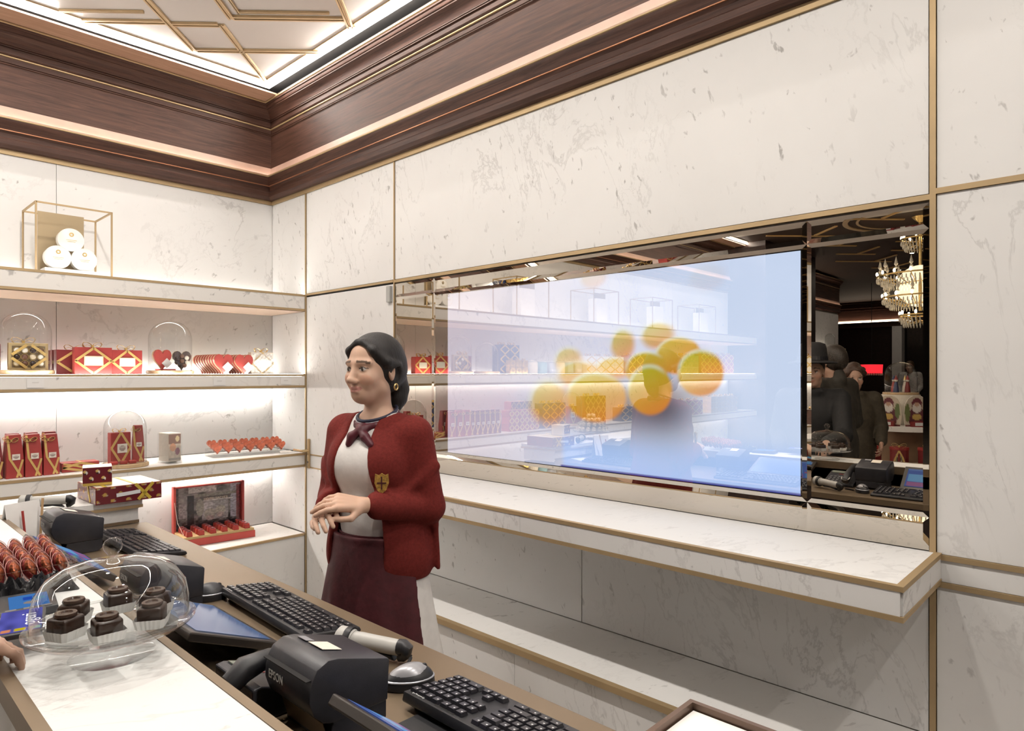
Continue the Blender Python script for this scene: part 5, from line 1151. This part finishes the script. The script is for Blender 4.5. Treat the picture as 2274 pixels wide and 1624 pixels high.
# hair: parted cap, low plaited knot, earring
S = SDF((-.14,-.14,1.34),(.14,.20,1.66),.0035); S.pr = (0,.01,HT)
S.ell((0,.004,1.552),(.082,.100,.086),.01); S.ell((0,.028,1.515),(.080,.092,.085),.02)
for s in (-1,1): S.chain([(.012*s,-.075,1.600),(.050*s,-.070,1.572),(.076*s,-.030,1.535),(.080*s,.015,1.525)],[.012,.014,.014,.013],.012)
S.chain([(.005,.092,1.48),(.012,.098,1.445),(.016,.090,1.412),(.02,.078,1.385)],[.038,.034,.029,.018],.012)
S.ell((0,-.098,1.520),(.060,.062,.072),.008,sub=True); S.ell((0,-.085,1.465),(.066,.085,.055),.010,sub=True); S.cone((0,-.11,1.627),(0,.03,1.650),.004,.004,.006,sub=True)
for s in (-1,1): S.ell((.085*s,.012,1.492),(.020,.024,.030),.006,sub=True)
obj('hair', S.mesh('hair', HAIRM), wm)
for s in (-1,1): MB().tube([(.076*s,.010+.008*math.cos(a),1.455+.010*math.sin(a)) for a in [2*PI*i/12 for i in range(12)]],.0028,6,closed=True).build('earring', GOLDF, wm, smooth=60, rot=(0,0,HT))

# ------------------------------------------------------------------ customers and staff seen in the mirror
def bystander(label, loc, rotz, h=1.70, coat=(.02,.02,.022), skin=(.48,.30,.22), hair=(.02,.014,.01), hat=None, curly=False, shirt=None, reach=None, seed=0, trousers=(.02,.02,.024), res=.011):
    t = thing('person', label, 'person', loc, rotz); k = h/1.70; P = lambda x,y,z: (x*k,y*k,z*k)
    yb = -.86 if reach else -.46; S = SDF(P(-.38,yb,-.02),P(.38,.26,1.80),res); hc = P(0,-.02,1.585); head_sdf(S, hc, k*1.02)
    S.cone(P(0,.012,1.40),P(0,.004,1.50),.054*k,.052*k,.03); S.ell(P(0,.01,1.22),np.array((.165,.105,.20))*k,.05); S.ell(P(0,.01,.95),np.array((.155,.11,.15))*k,.05)
    eL = P(.235,.02,1.13); wL = P(.20,-.16,.98); eR = P(-.235,.0,1.13); wR = P(-.19,-.17,1.0)
    if reach: wR = reach; eR = tuple((Vector(P(-.19,.01,1.38))+Vector(reach))/2+Vector((-.05,.04,-.10)))
    J = ((P(.185,.01,1.39),eL,wL),(P(-.185,.01,1.39),eR,wR))
    for s, j in zip((1,-1), J):
        limb(S, j, [.046*k,.038*k,.026*k], .02); dv = (Vector(j[2])-Vector(j[1])).normalized(); hand(S, j[2], tuple(dv+Vector((0,0,-.15))), (0,-.1,1) if reach and s<0 else (.9*s,.2,.3), -s, k, (.55,.6,.65,.7), thumb=.8)
        limb(S, [P(.09*s,.01,.92),P(.092*s,0,.50),P(.09*s,.015,.08)], [.085*k,.058*k,.042*k], .03); limb(S, [P(.09*s,.03,.04),P(.095*s,-.12,.03)], [.038*k,.028*k], .02)
    me = S.mesh('body', SKIN); colour_mesh(me, paint_face(hc, skin, k*1.02, tuple(np.array(skin)*(.8,.55,.55)))); obj('body', me, t)
    cm = mat('coat_%d' % seed, coat, .75, 0, .2, 30., bump=.2, bscale=90)
    S = SDF(P(-.42,yb,.40),P(.42,.28,1.56),res*.95); g = .030*k
    S.cone(P(-.17,.012,1.40),P(.17,.012,1.40),.048*k,.048*k,.04,g=.014); S.ell(P(0,.012,1.22),np.array((.17,.11,.20))*k,.06,g=g); S.ell(P(0,.014,.98),np.array((.165,.115,.18))*k,.06,g=g); lo = .92 if shirt else .62
    if not shirt: S.cone(P(0,.01,.95),P(0,.01,.72),.15*k,.165*k,.05,g=.02)
    for j in J: limb(S, [j[0],j[1]],[.050*k,.044*k],.03,g=.016); limb(S,[j[1],tuple(Vector(j[1]).lerp(Vector(j[2]),.88))],[.044*k,.036*k],.015,g=.012)
    if not shirt: S.cone(P(-.05,-.05,1.44),P(.05,-.05,1.44),.03,.03,.03); S.cone(P(0,.07,1.45),P(0,.05,1.50),.05*k,.045*k,.03)
    S.fn(P(-.5,-.5,.3),P(.5,.4,lo+.1),lambda x,y,z: (z-lo*k)+0*x+0*y,.01,sub=True); S.fn(P(-.2,-.2,1.3),P(.2,.2,1.56),lambda x,y,z: np.sqrt(x**2+(y)**2)-.060*k,.01,sub=True)
    obj('shirt' if shirt else 'coat', S.mesh('coat', cm), t)
    S = SDF(P(-.22,-.18,.05),P(.22,.18,1.02),res*1.1)
    for s in (-1,1): limb(S, [P(.09*s,.01,.95),P(.092*s,0,.50),P(.09*s,.015,.09)], [.098*k,.075*k,.062*k], .03)
    obj('trousers', S.mesh('trousers', mat('trousers_dark', trousers, .8)), t)
    hm = mat('hair_%d' % seed, hair, .5, 0, .4, 60., bump=.5, bscale=120)
    S = SDF(P(-.17,-.18,1.44),P(.17,.20,1.84),res*.8); S.ell(P(0,.010,1.645),np.array((.083,.102,.078))*k,.01); S.ell(P(0,.035,1.60),np.array((.082,.092,.085))*k,.02)
    if curly:
        rg = np.random.default_rng(seed)
        for i in range(46):
            a, b = rg.random()*2*PI, rg.random()*1.5; v = Vector((math.cos(a)*math.cos(b), math.sin(a)*math.cos(b), math.sin(b))); S.ell((v.x*.095*k, (.02+v.y*.105)*k, (1.61+v.z*.10)*k), np.array((.030,.030,.030))*k, .012)
    S.ell(P(0,-.105,1.585),np.array((.066,.068,.074))*k,.01,sub=True); obj('hair', S.mesh('hair', hm), t)
    if hat:
        hh = mat('felt_hat', (.012,.011,.012), .8, 0, .2, 60.); o = MB().lathe([(.0001,.135),(.05,.138),(.082,.125),(.092,.09),(.098,.02),(.102,.0),(.155,-.012),(.160,-.006),(.155,.002),(.100,.010)],32,sy=1.15).build('hat', hh, t, smooth=60, loc=P(0,.008,1.655)); MB().lathe([(.0985,.012),(.1015,.012),(.0985,.04),(.0955,.04)],32,closed=True,sy=1.15).build('hat_band', BLACKP, o)
    if shirt: MB().add([(-.012,-.150*k,1.42*k),(.012,-.150*k,1.42*k),(.026,-.165*k,1.15*k),(0,-.167*k,1.10*k),(-.026,-.165*k,1.15*k)],[(0,1,2,3,4)]).build('tie', BLACKP, t)
    return t
def loc_reach(loc, rotz, p):
    v = Vector(p)-Vector(loc); c_, s_ = math.cos(-rotz), math.sin(-rotz); return (v.x*c_-v.y*s_, v.x*s_+v.y*c_, v.z)
L1 = (-.36,1.66,0); r1 = R(75)
bystander('customer in black coat and black brimmed hat reaching to the glass bell', L1, r1, 1.62, (.008,.008,.009), hat=True, reach=loc_reach(L1, r1, (.130,1.405,1.065)), seed=1, res=.0085)
bystander('customer in dark olive coat turned away behind the hatted one', (-.95,1.72,0), R(200), 1.70, (.030,.026,.020), hair=(.03,.022,.016), seed=2)
bystander('short customer with curly brown hair behind the coats', (-1.75,1.80,0), R(60), 1.56, (.05,.04,.025), hair=(.06,.03,.018), curly=True, seed=3)
bystander('young waiter in white shirt and black tie far across the shop', (-13.8,4.05,0), R(95), 1.78, (.62,.60,.57), hair=(.10,.06,.03), shirt=True, seed=4, res=.013)
bystander('grey-haired man in pale jacket beside the waiter far across the shop', (-14.5,3.45,0), R(80), 1.72, (.45,.42,.38), hair=(.35,.33,.31), shirt=True, seed=5, res=.013)
# ================================================================== THE SHOP BEHIND THE CAMERA, SEEN IN THE MIRROR
# --- chandelier
CH = thing('crystal_chandelier', 'large lit crystal chandelier hanging in the round ceiling recess', 'chandelier', (-4.75,1.93,0))
LAMP = emis('candle_lamp', (1.0,.86,.62), E_CHAND); CRY = mat('lit_crystal', (.80,.76,.66), .12, .35, .2, 90., spec=.8)
MB().tube([(0,0,3.38),(0,0,2.25)],.018,10).build('stem', GOLDF, CH); MB().lathe([(.0001,3.30),(.07,3.36),(.09,3.384)],20).build('canopy', GOLDF, CH, smooth=60)
DROP = MB().sphere((0,0,-.03),.012,7,6,(.7,.7,2.4)).mesh('crystal_drop', CRY); BULB = MB().sphere((0,0,.02),.014,8,6,(1,1,1.8)).mesh('bulb', LAMP)
FIN = MB().lathe([(.0001,0),(.020,.01),(.008,.035),(.022,.06),(.012,.10),(.0001,.15)],10).mesh('finial', CRY, smooth=40)
for lv, (r, z, n) in enumerate(((.46,2.68,16),(.40,2.42,14),(.22,2.20,8),(.20,3.12,8))):
    MB().tube([(r*math.cos(2*PI*i/32),r*math.sin(2*PI*i/32),z) for i in range(32)],.010,6,closed=True).build('ring', GOLDF, CH, smooth=60)
    for k in range(n):
        a = 2*PI*k/n; x, y = r*math.cos(a), r*math.sin(a); obj('bulb', BULB, CH, (x,y,z+.01))
        arm = MB().tube([(0,0,z-.06),(x*.5,y*.5,z-.10),(x,y,z)],.006,6).build('arm', GOLDF, CH)
        if lv < 2: obj('finial', FIN, CH, (x*.93,y*.93,z+.05))
    dm = MB()
    for i in range(n*4):
        a = 2*PI*i/(n*4)
        for rr, dz in ((r,-.015),(r*.9,-.05),(r*.8,-.085)): dm.sphere((rr*math.cos(a),rr*math.sin(a),z+dz-.035),.011,6,5,(.75,.75,2.6))
    o = dm.build('crystal_fringe', CRY, CH, smooth=60); o['kind'] = 'stuff'
l = bpy.data.lights.new('chandelier_lamp','POINT'); l.energy = 5; l.color = (1,.84,.62); l.shadow_soft_size = .25; lo = bpy.data.objects.new('lamp', l); COL.objects.link(lo); lo.parent = CH; lo.location = (0,0,2.55)
o = MB().lathe([(.78,3.384),(.84,3.384),(.84,3.372),(.80,3.366),(.78,3.372)],48,closed=True).lathe([(.66,3.384),(.69,3.384),(.69,3.376),(.66,3.376)],48,closed=True).build('ceiling_ring', RIBM, cl, loc=(-4.75,1.93,0), smooth=40)
# --- round tiered display table
TB = thing('display_table', 'round tiered marble display table with sweets in the shop', 'table', (-2.95,1.72,0))
MB().lathe([(.0001,0),(.62,0),(.62,.60),(.66,.60),(.66,.645),(.0001,.645)],48).build('lower_tier', MARB_C, TB, smooth=40)
MB().lathe([(.0001,.645),(.20,.645),(.20,.955),(.0001,.955)],36).build('drum', mat('tan_leather',(.28,.17,.10),.5), TB, smooth=40)
MB().lathe([(.0001,.955),(.46,.955),(.46,1.0),(.0001,1.0)],48).build('upper_tier', MARB_C, TB, smooth=40)
MB().lathe([(.0001,1.0),(.17,1.0),(.17,1.29),(.0001,1.29)],36).build('plinth', CREAM, TB, smooth=40)
glass_dome('big glass dome with figurines on top of the display table', (-2.95,1.72,1.2905), .145, .32, WOODB)
for k in range(4):
    a = R(90*k+20); f = thing('figurine', 'small painted figurine inside the big glass dome', 'figurine', (-2.95+.07*math.cos(a),1.72+.07*math.sin(a),1.3135), a, 'figurines in the dome')
    MB().lathe([(.0001,0),(.026,0),(.022,.05),(.012,.10),(.0001,.105)],12).build('robe', [NAVY,REDC,CREAM,WINE][k], f, smooth=40); MB().sphere((0,0,.118),.017,10,8).build('head', CREAM, f, smooth=60); MB().lathe([(.018,.122),(.012,.14),(.0001,.17)],10).build('cap', [REDC,NAVY,GOLDF,REDC][k], f, smooth=40)
def father(u, v):
    c = np.ones((len(u),3))*np.array([.50,.43,.34])
    def e(x,y,a,b,col): c[((u-x)/a)**2+((v-y)/b)**2<1] = col
    e(.5,.30,.34,.34,(.10,.02,.03)); e(.5,.72,.20,.22,(.12,.02,.03)); e(.5,.62,.17,.17,(.62,.58,.54)); e(.5,.72,.10,.07,(.45,.28,.2)); e(.5,.32,.18,.10,(.52,.36,.10)); e(.16,.5,.10,.25,(.12,.16,.06)); e(.86,.45,.10,.3,(.14,.17,.06)); c[v<.07] = (.12,.03,.03); return c
def standee(label, x, y, z, rz):
    t = thing('figure_standee', label, 'standee', (x,y,z), rz, 'painted standees on the display table')
    pts = [(-.10,0),(.10,0),(.115,.10),(.105,.20),(.075,.26),(.04,.285),(-.04,.285),(-.075,.26),(-.105,.20),(-.115,.10)]
    MB().prism(pts,'y',.003,.010).build('backing', CREAM, t); xs = 26; mv, mf = [], []
    for j in range(xs+1):
        zz = .285*j/xs; hw = np.interp(zz,[0,.10,.20,.26,.285],[.10,.115,.105,.075,.03])
        for i in range(xs+1): mv.append((lerp(-hw,hw,i/xs),0,zz))
    for j in range(xs):
        for i in range(xs): a = j*(xs+1)+i; mf.append((a,a+1,a+xs+2,a+xs+1))
    me = MB().add(mv,mf).mesh('painted_front', PRINT); colour_mesh(me, lambda P: father(P[:,0]/.23+.5, P[:,2]/.285)); obj('painted_front', me, t, (0,.002,0))
    MB().cbox(0,-.02,0,.12,.05,.05).build('foot_box', WINE, t); print_plate('foot_label',.07,.03,4,4,lambda u,v: np.ones((len(u),3))*.6,PRINT,t,loc=(0,-.0455,.01)); return t
for k, a in enumerate((-36,4,44,84)):
    A = R(a); standee(('white-bearded painted figure card, leftmost on the upper tier','white-bearded painted figure card, second on the upper tier','white-bearded painted figure card, third on the upper tier','white-bearded painted figure card, last on the upper tier')[3-k], -2.95+.34*math.cos(A), 1.72+.34*math.sin(A), 1.0005, A+R(90))
for k in range(7):
    A = R(-60+24*k); x, y = -2.95+.53*math.cos(A), 1.72+.53*math.sin(A)
    t = thing('octagonal_box', 'octagonal wine-red sweet box with gold bow on the lower table tier', 'box', (x,y,.6455), A+R(90), 'octagonal boxes on the lower tier')
    MB().lathe([(.0001,0),(.075,0),(.075,.17),(.0001,.17)],8).build('carton', WINE, t); MB().lathe([(.076,.155),(.079,.155),(.079,.178),(.0001,.182)],8).build('lid', REDC, t)
    MB().strip([(0,-.081,.15),(.03,-.079,.08),(.05,-.072,.005)],(1,0,0),.014).strip([(0,-.081,.15),(-.03,-.079,.09),(-.045,-.074,.03)],(1,0,0),.014).build('ribbon', RIB, t); bow_mb(MB(),(0,-.06,.186),.06).build('bow', RIB, t, smooth=50); print_plate('picture_label',.05,.08,8,10,father,PRINT,t,loc=(0,-.0705,.04))
# --- far wall shelf with a small dome and paper bags, red pendant shade, wall bulkhead
t = thing('wall_shelf', 'short marble shelf far down the shop with a small glass dome', 'shelf', (-8.05,4.05,1.905)); MB().cbox(0,.18,0,1.9,.36,.06).build('slab', MARB_S, t); MB().cbox(0,-.001,0,1.9,.006,.06).build('brass_edge', BRASS, t); MB().cbox(0,.30,.061,1.9,.012,.006).build('led_strip', LED, t)
glass_dome('small glass dome on the short far shelf', (-8.35,4.12,1.9655), .085, .26, BRASS)
for k in range(5): 
    t = thing('paper_bag', 'cream paper bag hanging below the short far shelf', 'bag', (-7.9-.20*k,4.25,1.35), 0, 'paper bags under the far shelf'); MB().cbox(0,0,0,.17,.10,.36).build('bag_body', CREAM, t); MB().strip([(-.06,-.052,.34),(.05,-.052,.05)],(1,0,0),.02).strip([(.05,-.052,.34),(-.05,-.052,.05)],(1,0,0),.02).build('printed_cross', REDC, t); MB().tube([(-.05,0,.36),(-.05,0,.46),(.05,0,.46),(.05,0,.36)],.004,6).build('handle', REDC, t)
t = thing('ledge_under_bags', 'marble ledge under the hanging cream paper bags', 'ledge', (-8.2,4.25,0)); MB().cbox(0,0,1.28,1.3,.30,.068).build('slab', MARB_S, t); MB().cbox(0,-.152,1.28,1.3,.004,.068).build('brass_edge', BRASS, t)
t = thing('pendant_lamp', 'red fringed pendant lampshade glowing far down the shop', 'lamp', (-10.85,4.10,0)); MB().lathe([(.20,1.50),(.21,1.68)],28).build('shade', mat('glowing_red_shade',(.5,.02,.03),.6,emit=(1.,.03,.05),estr=1.6), t, smooth=60)
for k in range(28): a = 2*PI*k/28; MB().sphere((.20*math.cos(a),.20*math.sin(a),1.475),.012,6,5,(1,1,2)).build('fringe_bead', CRY, t, smooth=60)
MB().tube([(0,0,1.68),(0,0,3.385)],.006,6).build('cord', BLACKP, t); MB().lathe([(.0001,1.69),(.21,1.68)],28).build('shade_top', BLACKP, t)
b5 = sroot('trim_93'); 
for z0, z1, dd in ((2.70,2.80,.10),(2.80,2.84,.14),(2.90,3.16,.06),(3.16,3.22,.10),(3.22,3.34,.16),(3.34,3.384,.22)): MB().box(-15.3,4.45-dd,z0,-14.85+dd,6.10,z1).build('moulding', OAKY, b5)
MB().box(-15.3,4.36,2.85,-14.72,6.10,2.862).build('led_strip', LEDF, b5)
struct('wall_block_far', MB().box(-15.3,4.45,0,-14.85,6.10,2.70), DARKW); struct('wall_pillar_far', MB().box(-14.84,4.40,0,-14.55,4.62,2.70), MARB)
